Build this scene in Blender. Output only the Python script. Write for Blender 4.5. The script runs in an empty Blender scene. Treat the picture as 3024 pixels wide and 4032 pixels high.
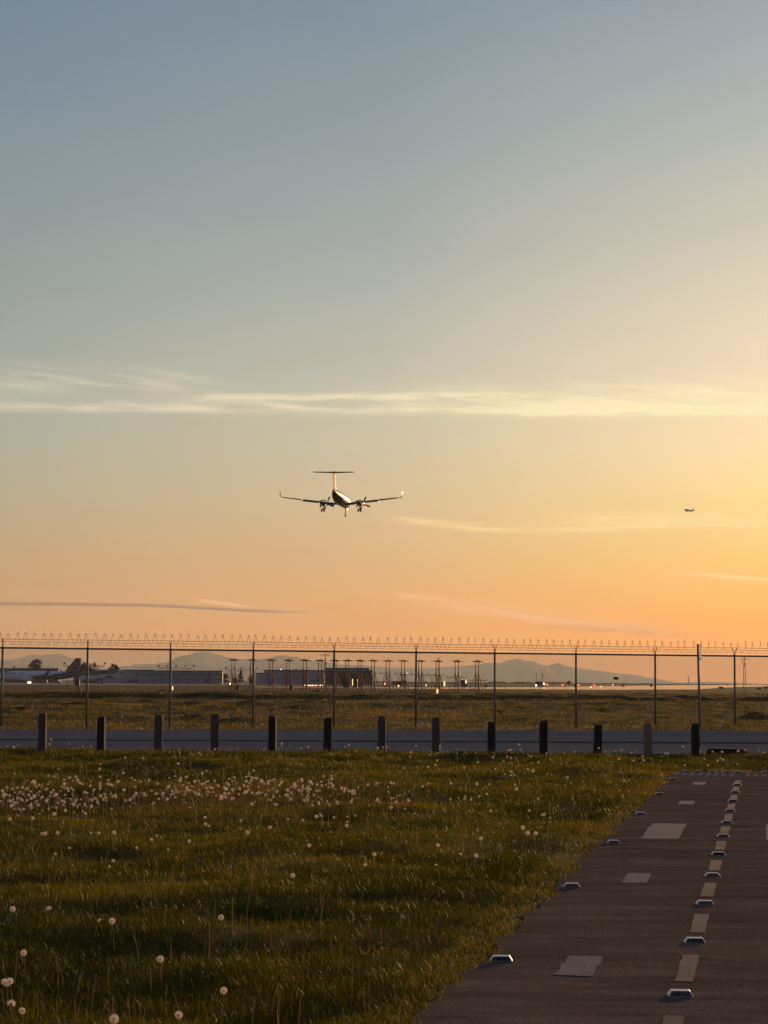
import bpy, math, random
import numpy as np
from mathutils import Vector, Matrix
random.seed(7); rng = np.random.default_rng(11)
sc = bpy.context.scene; COL = sc.collection
R = math.radians; PI = math.pi

# ------------------------------------------------------------------ camera
F = 8624.0; PITCH = math.atan(671/F); ROLL = 0.005; CAMZ = 1.6
fwd = Vector((0, math.cos(PITCH), math.sin(PITCH)))
rt0 = Vector((1, 0, 0)); up0 = rt0.cross(fwd)
rt = rt0*math.cos(ROLL)+up0*math.sin(ROLL); up = up0*math.cos(ROLL)-rt0*math.sin(ROLL)
CAM = Vector((0, 0, CAMZ))
def ray(x, y): return fwd*F+rt*(x-1512)+up*(2016-y)
def Pd(x, y, D):
    d = ray(x, y); return CAM+d*(D/d.y)
def G(x, y, z=0.0):
    d = ray(x, y); return CAM+d*((z-CAMZ)/d.z)
HTOP = 322.0; HDENS = 4.6e-5; HSAT = (.50, .40, .28)
cd = bpy.data.cameras.new('camera'); cam = bpy.data.objects.new('camera', cd); COL.objects.link(cam)
cd.sensor_fit = 'VERTICAL'; cd.sensor_height = 36; cd.sensor_width = 27; cd.lens = F/4032*36
cd.clip_start = 0.1; cd.clip_end = 80000
M = Matrix((rt, up, -fwd)).transposed().to_4x4(); M.translation = CAM; cam.matrix_world = M
sc.camera = cam
sc.render.resolution_x = 768; sc.render.resolution_y = 1024

# ------------------------------------------------------------------ noise
def _h(ix, iy, s):
    n = (ix.astype(np.int64)*374761393+iy.astype(np.int64)*668265263+s*1442695041) & 0x7fffffff
    n = (n ^ (n >> 13))*1274126177 & 0x7fffffff
    return ((n ^ (n >> 16)) & 0xffff)/65535.0
def vn(x, y, s=0):
    x = np.asarray(x, float); y = np.asarray(y, float)
    ix = np.floor(x); iy = np.floor(y); fx = x-ix; fy = y-iy
    fx = fx*fx*(3-2*fx); fy = fy*fy*(3-2*fy)
    a = _h(ix, iy, s); b = _h(ix+1, iy, s); c = _h(ix, iy+1, s); d = _h(ix+1, iy+1, s)
    return (a*(1-fx)+b*fx)*(1-fy)+(c*(1-fx)+d*fx)*fy
def sst(a, b, x):
    t = np.clip((np.asarray(x, float)-a)/(b-a), 0, 1); return t*t*(3-2*t)
# path frame
TH = math.atan(0.1735); OX, OY = 1.52, 11.31; cT, sT = math.cos(TH), math.sin(TH)
def PT(t, off): return (OX+sT*t+cT*off, OY+cT*t-sT*off)
def path_to(X, Y):
    dx = X-OX; dy = Y-OY
    return sT*dx+cT*dy, cT*dx-sT*dy
PATH_END = 28.95
def road_far(X): return 73.5+0.174*X
def road_near(X): return 50.3-0.045*X
def gz(X, Y):
    X = np.asarray(X, float); Y = np.asarray(Y, float)
    t, off = path_to(X, Y)
    pm = 1-sst(1.2, 1.75, np.abs(off))*1.0
    pm = pm*(1-sst(PATH_END, PATH_END+.8, t))
    rm = sst(-0.6, 0.1, Y-road_near(X))*(1-sst(-.1, .6, Y-road_far(X)))
    lump = .17*(vn(X*.5, Y*.38, 1)-.5)+.09*(vn(X*1.6, Y*1.2, 2)-.5)+.02*(vn(X*5, Y*5, 3)-.5)
    lump = lump*(1+1.2*sst(80, 95, Y))
    big = .30*(vn(X/60, Y/7, 5)-.5)*sst(78, 95, Y)*(1-sst(800, 1500, Y))+.09*(vn(X/26, Y/3.2, 6)-.5)*sst(80, 95, Y)*(1-sst(280, 400, Y))
    e = 5*(vn(X/11, Y*0, 8)-.5)
    berm = .34*sst(197.5, 200.8, Y+e*.5)*(1-sst(205, 275, Y))+.16*sst(282, 285, Y+e)*(1-sst(286, 330, Y))
    ditch = -.06*sst(184, 190, Y)*(1-sst(194, 199, Y))
    return (lump+big)*(1-pm)*(1-rm)*(1-sst(300, 900, Y))*(1-.8*sst(174, 178, Y)*(1-sst(183, 187, Y)))+berm+ditch
def gz1(x, y): return float(gz(np.array([x]), np.array([y]))[0])

# ------------------------------------------------------------------ materials
def srgb(r, g, b):
    f = lambda c: (c/255/12.92) if c/255 <= .04045 else ((c/255+.055)/1.055)**2.4
    return (f(r), f(g), f(b), 1)
MATS = {}
def mat(name, col, rough=.6, metal=0, noise=0, nscale=20, bump=0, bscale=60, emit=None, estr=0, spec=None, transl=None, stretch=(1, 1, 1), col2=None, coat=0):
    if name in MATS: return MATS[name]
    m = bpy.data.materials.new(name); m.use_nodes = True; nt = m.node_tree; N = nt.nodes; L = nt.links
    b = N['Principled BSDF']; out = N['Material Output']
    c = col if len(col) == 4 else (*col, 1)
    b.inputs['Base Color'].default_value = c; b.inputs['Roughness'].default_value = rough; b.inputs['Metallic'].default_value = metal
    if spec is not None: b.inputs['Specular IOR Level'].default_value = spec
    if coat: b.inputs['Coat Weight'].default_value = coat; b.inputs['Coat Roughness'].default_value = .08
    csock = None
    tc = N.new('ShaderNodeTexCoord'); mp = N.new('ShaderNodeMapping'); mp.inputs['Scale'].default_value = stretch
    L.new(tc.outputs['Object'], mp.inputs['Vector'])
    if noise or col2:
        n = N.new('ShaderNodeTexNoise'); n.inputs['Scale'].default_value = nscale; n.inputs['Detail'].default_value = 6; n.inputs['Roughness'].default_value = .65
        L.new(mp.outputs[0], n.inputs['Vector'])
        cr = N.new('ShaderNodeValToRGB'); cr.color_ramp.elements[0].position = .32; cr.color_ramp.elements[1].position = .68
        c2 = col2 if col2 else tuple(x*(1+noise) for x in c[:3])
        cr.color_ramp.elements[0].color = (*[x*(1-noise) for x in c[:3]], 1); cr.color_ramp.elements[1].color = (*c2[:3], 1)
        L.new(n.outputs[0], cr.inputs[0]); L.new(cr.outputs[0], b.inputs['Base Color']); csock = cr.outputs[0]
    if bump:
        n2 = N.new('ShaderNodeTexNoise'); n2.inputs['Scale'].default_value = bscale; n2.inputs['Detail'].default_value = 5
        L.new(mp.outputs[0], n2.inputs['Vector'])
        bp = N.new('ShaderNodeBump'); bp.inputs['Strength'].default_value = bump; bp.inputs['Distance'].default_value = .02
        L.new(n2.outputs[0], bp.inputs['Height']); L.new(bp.outputs[0], b.inputs['Normal'])
    if emit:
        b.inputs['Emission Color'].default_value = (*emit[:3], 1); b.inputs['Emission Strength'].default_value = estr
    if transl:
        tr = N.new('ShaderNodeBsdfTranslucent'); tr.inputs[0].default_value = (*transl[0], 1)
        mx = N.new('ShaderNodeMixShader'); mx.inputs[0].default_value = transl[1]
        L.new(b.outputs[0], mx.inputs[1]); L.new(tr.outputs[0], mx.inputs[2]); L.new(mx.outputs[0], out.inputs[0])
    MATS[name] = m; return m

galv = mat('galvanised steel', (.20, .165, .13), .6, .2, noise=.25, nscale=8, bump=.15)
wire = mat('weathered wire', (.09, .06, .05), .6, .3)
razor = mat('razor tape steel', (.95, .85, .7), .32, .9)
redpaint = mat('red orange paint', (.42, .055, .02), .5, 0, noise=.3, nscale=4)
lampblk = mat('lamp housing', (.30, .25, .2), .34, .8)
lens = mat('lamp lens', (.9, .8, .6), .12, .6)
lenslit = mat('lit lamp', (.9, .8, .6), .2, 0, emit=(1, .82, .55), estr=9)
redlit = mat('red signal light', (.5, .02, .01), .2, 0, emit=(1, .10, .04), estr=3.5)
warmlit = mat('amber signal light', (.5, .3, .1), .2, 0, emit=(1, .62, .38), estr=3)
cream = mat('cream painted metal', (.72, .68, .58), .4, .0, noise=.08)
dkgrey = mat('dark grey paint', (.05, .05, .052), .5)
blackp = mat('black panel', (.012, .011, .011), .6)
boxgreen = mat('grey green cabinet', (.09, .10, .095), .5, noise=.15, nscale=3)

# ------------------------------------------------------------------ mesh builder
class MB:
    def __init__(s): s.v = []; s.f = []; s.mi = []; s.cur = 0
    def add(s, vs, fs):
        b = len(s.v); s.v += [tuple(v) for v in vs]
        for f in fs: s.f.append([b+i for i in f]); s.mi.append(s.cur)
        return s
    def box(s, c, d, rot=None, taper=1.0):
        x, y, z = d[0]/2, d[1]/2, d[2]/2; vs = []
        for sz, k in ((-z, 1), (z, taper)):
            for sx, sy in ((-x, -y), (x, -y), (x, y), (-x, y)):
                v = Vector((sx*k, sy*k, sz))
                if rot is not None: v = rot @ v
                vs.append(v+Vector(c))
        return s.add(vs, [(0, 3, 2, 1), (4, 5, 6, 7), (0, 1, 5, 4), (1, 2, 6, 5), (2, 3, 7, 6), (3, 0, 4, 7)])
    def tube(s, p0, p1, r, n=8, r1=None, cap=True):
        p0 = Vector(p0); p1 = Vector(p1); r1 = r if r1 is None else r1; d = (p1-p0).normalized()
        a = d.orthogonal().normalized(); b = d.cross(a); vs = []
        for p, q in ((p0, r), (p1, r1)):
            for i in range(n):
                t = 2*PI*i/n; vs.append(p+a*math.cos(t)*q+b*math.sin(t)*q)
        fs = [(i, (i+1) % n, n+(i+1) % n, n+i) for i in range(n)]
        if cap: fs += [tuple(range(n-1, -1, -1)), tuple(range(n, 2*n))]
        return s.add(vs, fs)
    def path(s, pts, r, n=6, rs=None):
        pts = [Vector(p) for p in pts]; vs = []; m = len(pts); a = None
        for i, p in enumerate(pts):
            d = (pts[min(i+1, m-1)]-pts[max(i-1, 0)]).normalized()
            a = d.orthogonal().normalized() if a is None else (a-d*a.dot(d)).normalized()
            b = d.cross(a); q = rs[i] if rs else r
            for k in range(n):
                t = 2*PI*k/n; vs.append(p+a*math.cos(t)*q+b*math.sin(t)*q)
        fs = []
        for i in range(m-1):
            for k in range(n): fs.append((i*n+k, i*n+(k+1) % n, (i+1)*n+(k+1) % n, (i+1)*n+k))
        fs += [tuple(range(n-1, -1, -1)), tuple(range((m-1)*n, m*n))]
        return s.add(vs, fs)
    def loft(s, rings, cap=True):
        n = len(rings[0]); vs = [p for r in rings for p in r]; fs = []
        for i in range(len(rings)-1):
            for k in range(n): fs.append((i*n+k, i*n+(k+1) % n, (i+1)*n+(k+1) % n, (i+1)*n+k))
        if cap: fs += [tuple(range(n-1, -1, -1)), tuple(range((len(rings)-1)*n, len(rings)*n))]
        return s.add(vs, fs)
    def prism(s, poly, dvec):
        n = len(poly); d = Vector(dvec); vs = [Vector(p) for p in poly]+[Vector(p)+d for p in poly]
        fs = [tuple(range(n-1, -1, -1)), tuple(range(n, 2*n))]+[(i, (i+1) % n, n+(i+1) % n, n+i) for i in range(n)]
        return s.add(vs, fs)
    def ball(s, c, r, n=8, m=5, sq=(1, 1, 1)):
        rings = []
        for i in range(m+1):
            ph = PI*(i+.02)/(m+.04)
            rings.append([Vector((c[0]+r*sq[0]*math.sin(ph)*math.cos(2*PI*k/n), c[1]+r*sq[1]*math.sin(ph)*math.sin(2*PI*k/n), c[2]-r*sq[2]*math.cos(ph))) for k in range(n)])
        return s.loft(rings)
    def build(s, name, mats, parent=None, smooth=False, loc=None):
        me = bpy.data.meshes.new(name); me.from_pydata(s.v, [], s.f)
        ms = mats if isinstance(mats, (list, tuple)) else [mats]
        for m in ms: me.materials.append(m)
        if len(ms) > 1: me.polygons.foreach_set('material_index', s.mi)
        import bmesh
        bm = bmesh.new(); bm.from_mesh(me); bmesh.ops.recalc_face_normals(bm, faces=bm.faces); bm.to_mesh(me); bm.free()
        if smooth: me.polygons.foreach_set('use_smooth', [True]*len(me.polygons))
        me.update()
        o = bpy.data.objects.new(name, me); COL.objects.link(o)
        if parent: o.parent = parent
        if loc: o.location = loc
        return o
def smooth_auto(o, ang=40):
    import bmesh
    bm = bmesh.new(); bm.from_mesh(o.data)
    for e in bm.edges: e.smooth = (len(e.link_faces) == 2 and e.calc_face_angle(0) < R(ang))
    for f in bm.faces: f.smooth = True
    bm.to_mesh(o.data); bm.free(); return o
def tag(o, label=None, cat=None, group=None, kind=None):
    if label: o['label'] = label
    if cat: o['category'] = cat
    if group: o['group'] = group
    if kind: o['kind'] = kind
    return o
def empty(name, loc, rz=0):
    o = bpy.data.objects.new(name, None); COL.objects.link(o); o.location = loc; o.rotation_euler = (0, 0, rz); o.empty_display_size = .2
    return o
def kids(o): return [c for c in ALLK.get(o.name, [])]
def copy_tree(o, parent=None):
    c = o.copy(); COL.objects.link(c); c.parent = parent
    for ch in list(o.children): copy_tree(ch, c)
    return c
ORD = ['first', 'second', 'third', 'fourth', 'fifth', 'sixth', 'seventh', 'eighth', 'ninth', 'tenth', 'eleventh', 'twelfth', 'thirteenth', 'fourteenth', 'fifteenth', 'sixteenth', 'seventeenth', 'eighteenth']

# ------------------------------------------------------------------ ground
def np_mesh(name, V, Fq, m, colattr=None, smooth=False, tri=False):
    me = bpy.data.meshes.new(name); nV = len(V); k = Fq.shape[1]; nF = len(Fq)
    me.vertices.add(nV); me.vertices.foreach_set('co', V.astype(np.float32).ravel())
    me.loops.add(nF*k); me.loops.foreach_set('vertex_index', Fq.astype(np.int32).ravel())
    me.polygons.add(nF); me.polygons.foreach_set('loop_start', np.arange(0, nF*k, k, dtype=np.int32))
    me.update(calc_edges=True)
    if colattr is not None:
        a = me.attributes.new('tint', 'FLOAT', 'POINT'); a.data.foreach_set('value', colattr.astype(np.float32))
    if smooth: me.polygons.foreach_set('use_smooth', np.ones(nF, bool))
    me.materials.append(m); me.validate()
    o = bpy.data.objects.new(name, me); COL.objects.link(o); return o

def ground_mat():
    m = bpy.data.materials.new('soil and turf'); m.use_nodes = True; nt = m.node_tree; N = nt.nodes; L = nt.links; b = N['Principled BSDF']
    tc = N.new('ShaderNodeTexCoord')
    def noise(scale, sx=1, sy=1, det=5):
        mp = N.new('ShaderNodeMapping'); mp.inputs['Scale'].default_value = (sx, sy, 1); L.new(tc.outputs['Object'], mp.inputs[0])
        n = N.new('ShaderNodeTexNoise'); n.inputs['Scale'].default_value = scale; n.inputs['Detail'].default_value = det; n.inputs['Roughness'].default_value = .7
        L.new(mp.outputs[0], n.inputs['Vector']); return n.outputs[0]
    r = N.new('ShaderNodeValToRGB'); e = r.color_ramp.elements
    e[0].position = .35; e[0].color = (.030, .028, .005, 1); e[1].position = .66; e[1].color = (.19, .115, .022, 1)
    x = e.new(.5); x.color = (.10, .072, .012, 1)
    L.new(noise(.18, 1, 1, 9), r.inputs[0])
    r2 = N.new('ShaderNodeValToRGB'); e = r2.color_ramp.elements
    e[0].position = .4; e[0].color = (.45, .5, .45, 1); e[1].position = .62; e[1].color = (1.4, 1.3, 1.1, 1)
    L.new(noise(1.1, .4, 1, 8), r2.inputs[0])
    mx = N.new('ShaderNodeMix'); mx.data_type = 'RGBA'; mx.blend_type = 'MULTIPLY'; mx.inputs[0].default_value = 1
    L.new(r.outputs[0], mx.inputs[6]); L.new(r2.outputs[0], mx.inputs[7]); L.new(mx.outputs[2], b.inputs['Base Color'])
    b.inputs['Roughness'].default_value = .95; b.inputs['Specular IOR Level'].default_value = .08
    bp = N.new('ShaderNodeBump'); bp.inputs['Strength'].default_value = .8; bp.inputs['Distance'].default_value = .12
    L.new(noise(7, 1, 1, 8), bp.inputs['Height']); L.new(bp.outputs[0], b.inputs['Normal'])
    return m
ys = np.concatenate([np.arange(-30, 6, 3), np.arange(6, 52, .22), np.arange(52, 74, 2), np.arange(74, 195, 1.0), np.arange(195, 208, .35), np.arange(208, 340, 1.2), np.geomspace(342, 32000, 60)])
us = np.concatenate([-np.geomspace(9000, 60, 22), np.arange(-55, -14, 2.5), np.arange(-13.5, 13.6, .25), np.arange(15, 56, 2.5), np.geomspace(60, 9000, 22)])
XX, YY = np.meshgrid(us, ys); wf = np.clip(YY/75, 1, 5)
XX = np.where(np.abs(XX) < 60, XX*wf, XX+np.sign(XX)*60*(wf-1))
ZZ = gz(XX, YY)-.012
V = np.stack([XX.ravel(), YY.ravel(), ZZ.ravel()], 1); nx = len(us); ny = len(ys)
ii, jj = np.meshgrid(np.arange(nx-1), np.arange(ny-1)); q = (jj*nx+ii).ravel()
GM = ground_mat()
g = np_mesh('ground', V, np.stack([q, q+1, q+nx+1, q+nx], 1), GM, smooth=True); tag(g, kind='structure')

def sheet(name, pts, z, m, kind='structure', label=None, cat=None, drape=False):
    mb = MB()
    mb.add([(p[0], p[1], z+(gz1(p[0], p[1]) if drape else 0)) for p in pts], [tuple(range(len(pts)))])
    o = mb.build(name, m); tag(o, label, cat, kind=kind); return o

# ------------------------------------------------------------------ path (miniature runway)
def asphalt(name, c1, c2, rough, wear=0, bstr=.5, streak=(1, 1, 1), spec=.4, crack=0):
    m = bpy.data.materials.new(name); m.use_nodes = True; nt = m.node_tree; N = nt.nodes; L = nt.links; b = N['Principled BSDF']
    tc = N.new('ShaderNodeTexCoord')
    mp = N.new('ShaderNodeMapping'); mp.inputs['Scale'].default_value = streak; L.new(tc.outputs['Object'], mp.inputs[0])
    n = N.new('ShaderNodeTexNoise'); n.inputs['Scale'].default_value = 1.3; n.inputs['Detail'].default_value = 9; n.inputs['Roughness'].default_value = .68; L.new(mp.outputs[0], n.inputs[0])
    r = N.new('ShaderNodeValToRGB'); r.color_ramp.elements[0].position = .34; r.color_ramp.elements[1].position = .68
    r.color_ramp.elements[0].color = (*c1, 1); r.color_ramp.elements[1].color = (*c2, 1); L.new(n.outputs[0], r.inputs[0])
    f = N.new('ShaderNodeTexNoise'); f.inputs['Scale'].default_value = 90; f.inputs['Detail'].default_value = 3; L.new(tc.outputs['Object'], f.inputs[0])
    fr = N.new('ShaderNodeValToRGB'); fr.color_ramp.elements[0].position = .3; fr.color_ramp.elements[0].color = (.6, .6, .6, 1); fr.color_ramp.elements[1].position = .72; fr.color_ramp.elements[1].color = (1.5, 1.5, 1.5, 1); L.new(f.outputs[0], fr.inputs[0])
    mx = N.new('ShaderNodeMix'); mx.data_type = 'RGBA'; mx.blend_type = 'MULTIPLY'; mx.inputs[0].default_value = 1; L.new(r.outputs[0], mx.inputs[6]); L.new(fr.outputs[0], mx.inputs[7])
    csk = mx.outputs[2]
    if wear:
        wn = N.new('ShaderNodeTexNoise'); wn.inputs['Scale'].default_value = 22; wn.inputs['Detail'].default_value = 8; wn.inputs['Roughness'].default_value = .8; L.new(tc.outputs['Object'], wn.inputs[0])
        wr_ = N.new('ShaderNodeValToRGB'); wr_.color_ramp.elements[0].position = wear; wr_.color_ramp.elements[1].position = wear+.06; L.new(wn.outputs[0], wr_.inputs[0])
        m2_ = N.new('ShaderNodeMix'); m2_.data_type = 'RGBA'; L.new(wr_.outputs[0], m2_.inputs[0]); m2_.inputs[6].default_value = (.10, .07, .05, 1); L.new(csk, m2_.inputs[7]); csk = m2_.outputs[2]
    if crack:
        vo = N.new('ShaderNodeTexVoronoi'); vo.feature = 'DISTANCE_TO_EDGE'; vo.inputs['Scale'].default_value = crack
        dn = N.new('ShaderNodeVectorMath'); dn.operation = 'MULTIPLY_ADD'; L.new(n.outputs['Color'], dn.inputs[0]); dn.inputs[1].default_value = (.9, .9, 0); L.new(tc.outputs['Object'], dn.inputs[2]); L.new(dn.outputs[0], vo.inputs['Vector'])
        vr = N.new('ShaderNodeValToRGB'); vr.color_ramp.elements[0].position = .0; vr.color_ramp.elements[0].color = (.25, .25, .25, 1); vr.color_ramp.elements[1].position = .006; vr.color_ramp.elements[1].color = (1, 1, 1, 1); L.new(vo.outputs['Distance'], vr.inputs[0])
        m3_ = N.new('ShaderNodeMix'); m3_.data_type = 'RGBA'; m3_.blend_type = 'MULTIPLY'; m3_.inputs[0].default_value = .45; L.new(csk, m3_.inputs[6]); L.new(vr.outputs[0], m3_.inputs[7]); csk = m3_.outputs[2]
    L.new(csk, b.inputs['Base Color'])
    b.inputs['Roughness'].default_value = rough; b.inputs['Specular IOR Level'].default_value = spec
    bp = N.new('ShaderNodeBump'); bp.inputs['Strength'].default_value = bstr; bp.inputs['Distance'].default_value = .008
    ad = N.new('ShaderNodeMath'); ad.operation = 'MULTIPLY_ADD'; ad.inputs[1].default_value = 6; L.new(n.outputs[0], ad.inputs[0]); L.new(f.outputs[0], ad.inputs[2])
    L.new(ad.outputs[0], bp.inputs['Height']); L.new(bp.outputs[0], b.inputs['Normal'])
    return m
pathm = asphalt('brown worn asphalt', (.115, .080, .056), (.24, .168, .118), 1, spec=.0, bstr=.6, streak=(.45, 1.6, 1), crack=.35)
roadm = asphalt('grey asphalt', (.135, .128, .118), (.215, .203, .187), 1, streak=(.25, 1.2, 1), spec=.0, bstr=.15)
paintm = asphalt('worn pale paint', (.16, .13, .10), (.25, .20, .155), 1, wear=.40, spec=.02, bstr=.3)
patchm = asphalt('worn grey paint', (.15, .14, .135), (.20, .19, .185), 1, wear=.38, spec=.02, bstr=.3)
barm = asphalt('faded bar paint', (.21, .175, .14), (.32, .27, .22), 1, spec=.0, bstr=.3)
vs = []; fs = []; T = np.arange(-14, PATH_END+.01, .12); HW = 1.19
cross = [-1, -.8, -.4, 0, .4, .8, 1]
for i, t in enumerate(T):
    wl = HW+.10*(vn(t*1.3, 0, 31)-.5)+.07*(vn(t*4.1, 0, 32)-.5); wr = HW+.10*(vn(t*1.3, 5, 33)-.5)
    for c in cross:
        x, y = PT(t, c*(wl if c < 0 else wr)); w = abs(c) == 1
        z = .016-(.011 if w else 0)+.010*(vn(t*.55, c*1.5, 41)-.5)*(0 if w else 1)+.004*(vn(t*2.2, c*3, 42)-.5)*(0 if w else 1)
        vs.append((x, y, z))
nc = len(cross)
for i in range(len(T)-1):
    for k in range(nc-1): fs.append((i*nc+k, i*nc+k+1, (i+1)*nc+k+1, (i+1)*nc+k))
mb = MB(); mb.add(vs, fs); o = mb.build('path', pathm, smooth=True); tag(o, kind='structure')
def path_z(t, off):
    c = max(-1, min(1, off/HW)); return .016+.010*(float(vn(t*.55, c*1.5, 41))-.5)+.004*(float(vn(t*2.2, c*3, 42))-.5)
def paint_patch(name, t0, t1, o0, o1, m, seed, label, cat, group, rag=.012):
    n = 14; rr = random.Random(seed); pts = []
    L_ = [(t0+(t1-t0)*i/n, o0+rr.uniform(-rag, rag)) for i in range(n+1)]
    R_ = [(t0+(t1-t0)*i/n, o1+rr.uniform(-rag, rag)*.7) for i in range(n+1)]
    mb = MB(); vv = []
    for (t, a), (t2, b) in zip(L_, R_):
        for k in range(4):
            of = a+(b-a)*k/3; x, y = PT(t, of); vv.append((x, y, path_z(t, of)+.0035))
    ff = [(i*4+k, i*4+k+1, i*4+k+5, i*4+k+4) for i in range(n) for k in range(3)]
    # thin painted skirt so the sheet has thickness
    mb.add(vv, ff); o = mb.build(name, m); tag(o, label, cat, group, kind='structure'); return o
mi = 0
for k in range(-2, 11):
    D = 12.39+2.365*cT*k; t = (D-OY)/cT
    paint_patch('centre_stripe', t-.585, t+.585, -.049, .049, paintm, 100+k, None, None, None, .005)
    mi += 1
for D0, D1, a, b in ((12.02, 12.9, -.70, -.495), (17.62, 18.49, -.70, -.50), (22.6, 25.1, -.83, -.44), (29.06, 29.92, -.70, -.50), (34.7, 35.65, -.70, -.50)):
    for sgn in (-1, 1):
        oa, ob = (a, b) if sgn < 0 else (-b, -a)
        sh = ((a+b)/2)*sT
        paint_patch('painted_patch', (D0-OY+sh)/cT, (D1-OY+sh)/cT, oa, ob, patchm, int(D0*10)+sgn, None, None, None, .009)
for k in range(-8, 9):
    if k == 0: continue
    c = k*.138; paint_patch('threshold_bar', 27.05, 28.5, c-.044, c+.044, barm, 400+k, None, None, None, .006)

# raised reflective markers
mk_side = mat('marker side plastic', (.15, .13, .11), .75, 0, noise=.3, nscale=30)
mk_top = mat('marker rim metal', (.62, .56, .46), .4, .4, noise=.35, nscale=40)
mk_hole = mat('marker slot', (.01, .01, .012), .6)
def make_marker():
    root = empty('reflective_marker', (0, 0, 0)); w, d, h = .065, .05, .029; wt, dt = .047, .034
    mb = MB(); vs = [(-w, -d, 0), (w, -d, 0), (w, d, 0), (-w, d, 0), (-wt, -dt, h), (wt, -dt, h), (wt, dt, h), (-wt, dt, h)]
    mb.add(vs, [(0, 1, 5, 4), (1, 2, 6, 5), (2, 3, 7, 6), (3, 0, 4, 7), (4, 5, 6, 7), (3, 2, 1, 0)])
    o = mb.build('body', mk_top, root); bv = o.modifiers.new('b', 'BEVEL'); bv.width = .003; bv.segments = 2
    for s in (-1, 1):
        m2 = MB(); k = 1.02
        def fp(u, v):  # on the front/back slope
            y = s*(d+(dt-d)*v); ww = w+(wt-w)*v
            return (u*ww, y+s*.0022, h*v+.0008)
        m2.add([fp(-.90, .10), fp(.90, .10), fp(.88, .86), fp(-.88, .86)], [(0, 1, 2, 3)] if s < 0 else [(3, 2, 1, 0)])
        m2.prism([fp(-.90, .10), fp(.90, .10), fp(.88, .86), fp(-.88, .86)], (0, -s*.004, 0))
        f = m2.build('reflector', mk_side, root)
        m3 = MB()
        for u in (-.27, .27):
            m3 = MB(); p = Vector(fp(u, .42)); m3.box(p+Vector((0, s*.0012, 0)), (.011, .002, .006)); m3.build('slot', mk_hole, f)
    return root
mk0 = make_marker(); first = True
def put_marker(t, off, label, group, dz=0):
    global first
    o = mk0 if first else copy_tree(mk0); first = False
    x, y = PT(t, off); o.location = (x, y, path_z(t, off)-.001+dz); o.rotation_euler = (0, 0, -TH*.15)
    tag(o, label, 'road marker', group)
for i in range(11):
    nm = ['nearest', 'second nearest']+[w+' nearest' for w in ORD[2:]]
    put_marker((11.31+2.36*cT*i*1.0-OY)/cT, 0, 'raised marker on the path centre line, %s to the viewer' % nm[i], 'raised markers along the path centre line')
for i, D in enumerate((12.69, 17.3, 22.05, 26.9, 31.65, 36.5)):
    put_marker((D-OY-1.06*sT)/cT, -1.06, 'raised marker on the grassy left path edge, %s to the viewer' % nm[i], 'raised markers along the left path edge')
for i, of in enumerate((-.98, -.74, -.50, -.27, -.04, .43)):
    put_marker(28.72, of, 'raised marker at the far end of the path, %s from the left' % ORD[i], 'raised markers across the path end', .002)

# ------------------------------------------------------------------ road
def strip_mesh(name, nearf, farf, x0, x1, n, z, m, rows=10, jn=.0, jf=.0, seed=0, kind='structure'):
    X = np.linspace(x0, x1, n); vs = []
    for r in range(rows+1):
        f = r/rows; yn = nearf(X)+jn*(vn(X*1.3, X*0, seed)-.5)+jn*.6*(vn(X*5.1, X*0, seed+3)-.5); yf = farf(X)+jf*(vn(X*1.1, X*0, seed+1)-.5)+jf*.6*(vn(X*4.7, X*0, seed+4)-.5)
        Y = yn*(1-f)+yf*f; vs.append(np.stack([X, Y, np.full(n, z)], 1))
    V = np.concatenate(vs); ii, jj = np.meshgrid(np.arange(n-1), np.arange(rows)); q = (jj*n+ii).ravel()
    o = np_mesh(name, V, np.stack([q, q+1, q+n+1, q+n], 1), m); tag(o, kind=kind); return o
strip_mesh('road', road_near, road_far, -60, 60, 500, .004, roadm, jn=.5, jf=.5, seed=51)
roadlinem = asphalt('dark road line', (.022, .022, .024), (.05, .048, .047), 1, spec=.0)
strip_mesh('road_dark_line', lambda X: 59.3+.012*X+.25*(vn(X*.4, X*0, 61)-.5), lambda X: 60.15+.012*X+.3*(vn(X*.5, X*0, 62)-.5), -60, 60, 400, .010, roadlinem, rows=1, jn=.12, jf=.12)  # narrow wavy dark band along the road
strip_mesh('road_crack', lambda X: 68.6+.14*X+.2*(vn(X*.6, X*0, 63)-.5), lambda X: 68.75+.14*X+.25*(vn(X*.9, X*0, 64)-.5), 3, 30, 160, .010, roadlinem, rows=1, jn=.1, jf=.1)
paleline = asphalt('pale gravel line', (.20, .19, .18), (.28, .26, .24), .95, spec=.1)
strip_mesh('dirt_track', lambda X: 178.4+.02*X+1.0*(vn(X*.05, X*0, 71)-.5), lambda X: 182.6+.02*X+1.4*(vn(X*.06, X*0, 72)-.5), -120, 120, 300, .03, asphalt('dry track dirt', (.30, .17, .10), (.42, .26, .16), .8, spec=.4), rows=2, jn=.8, jf=.8)

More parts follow.
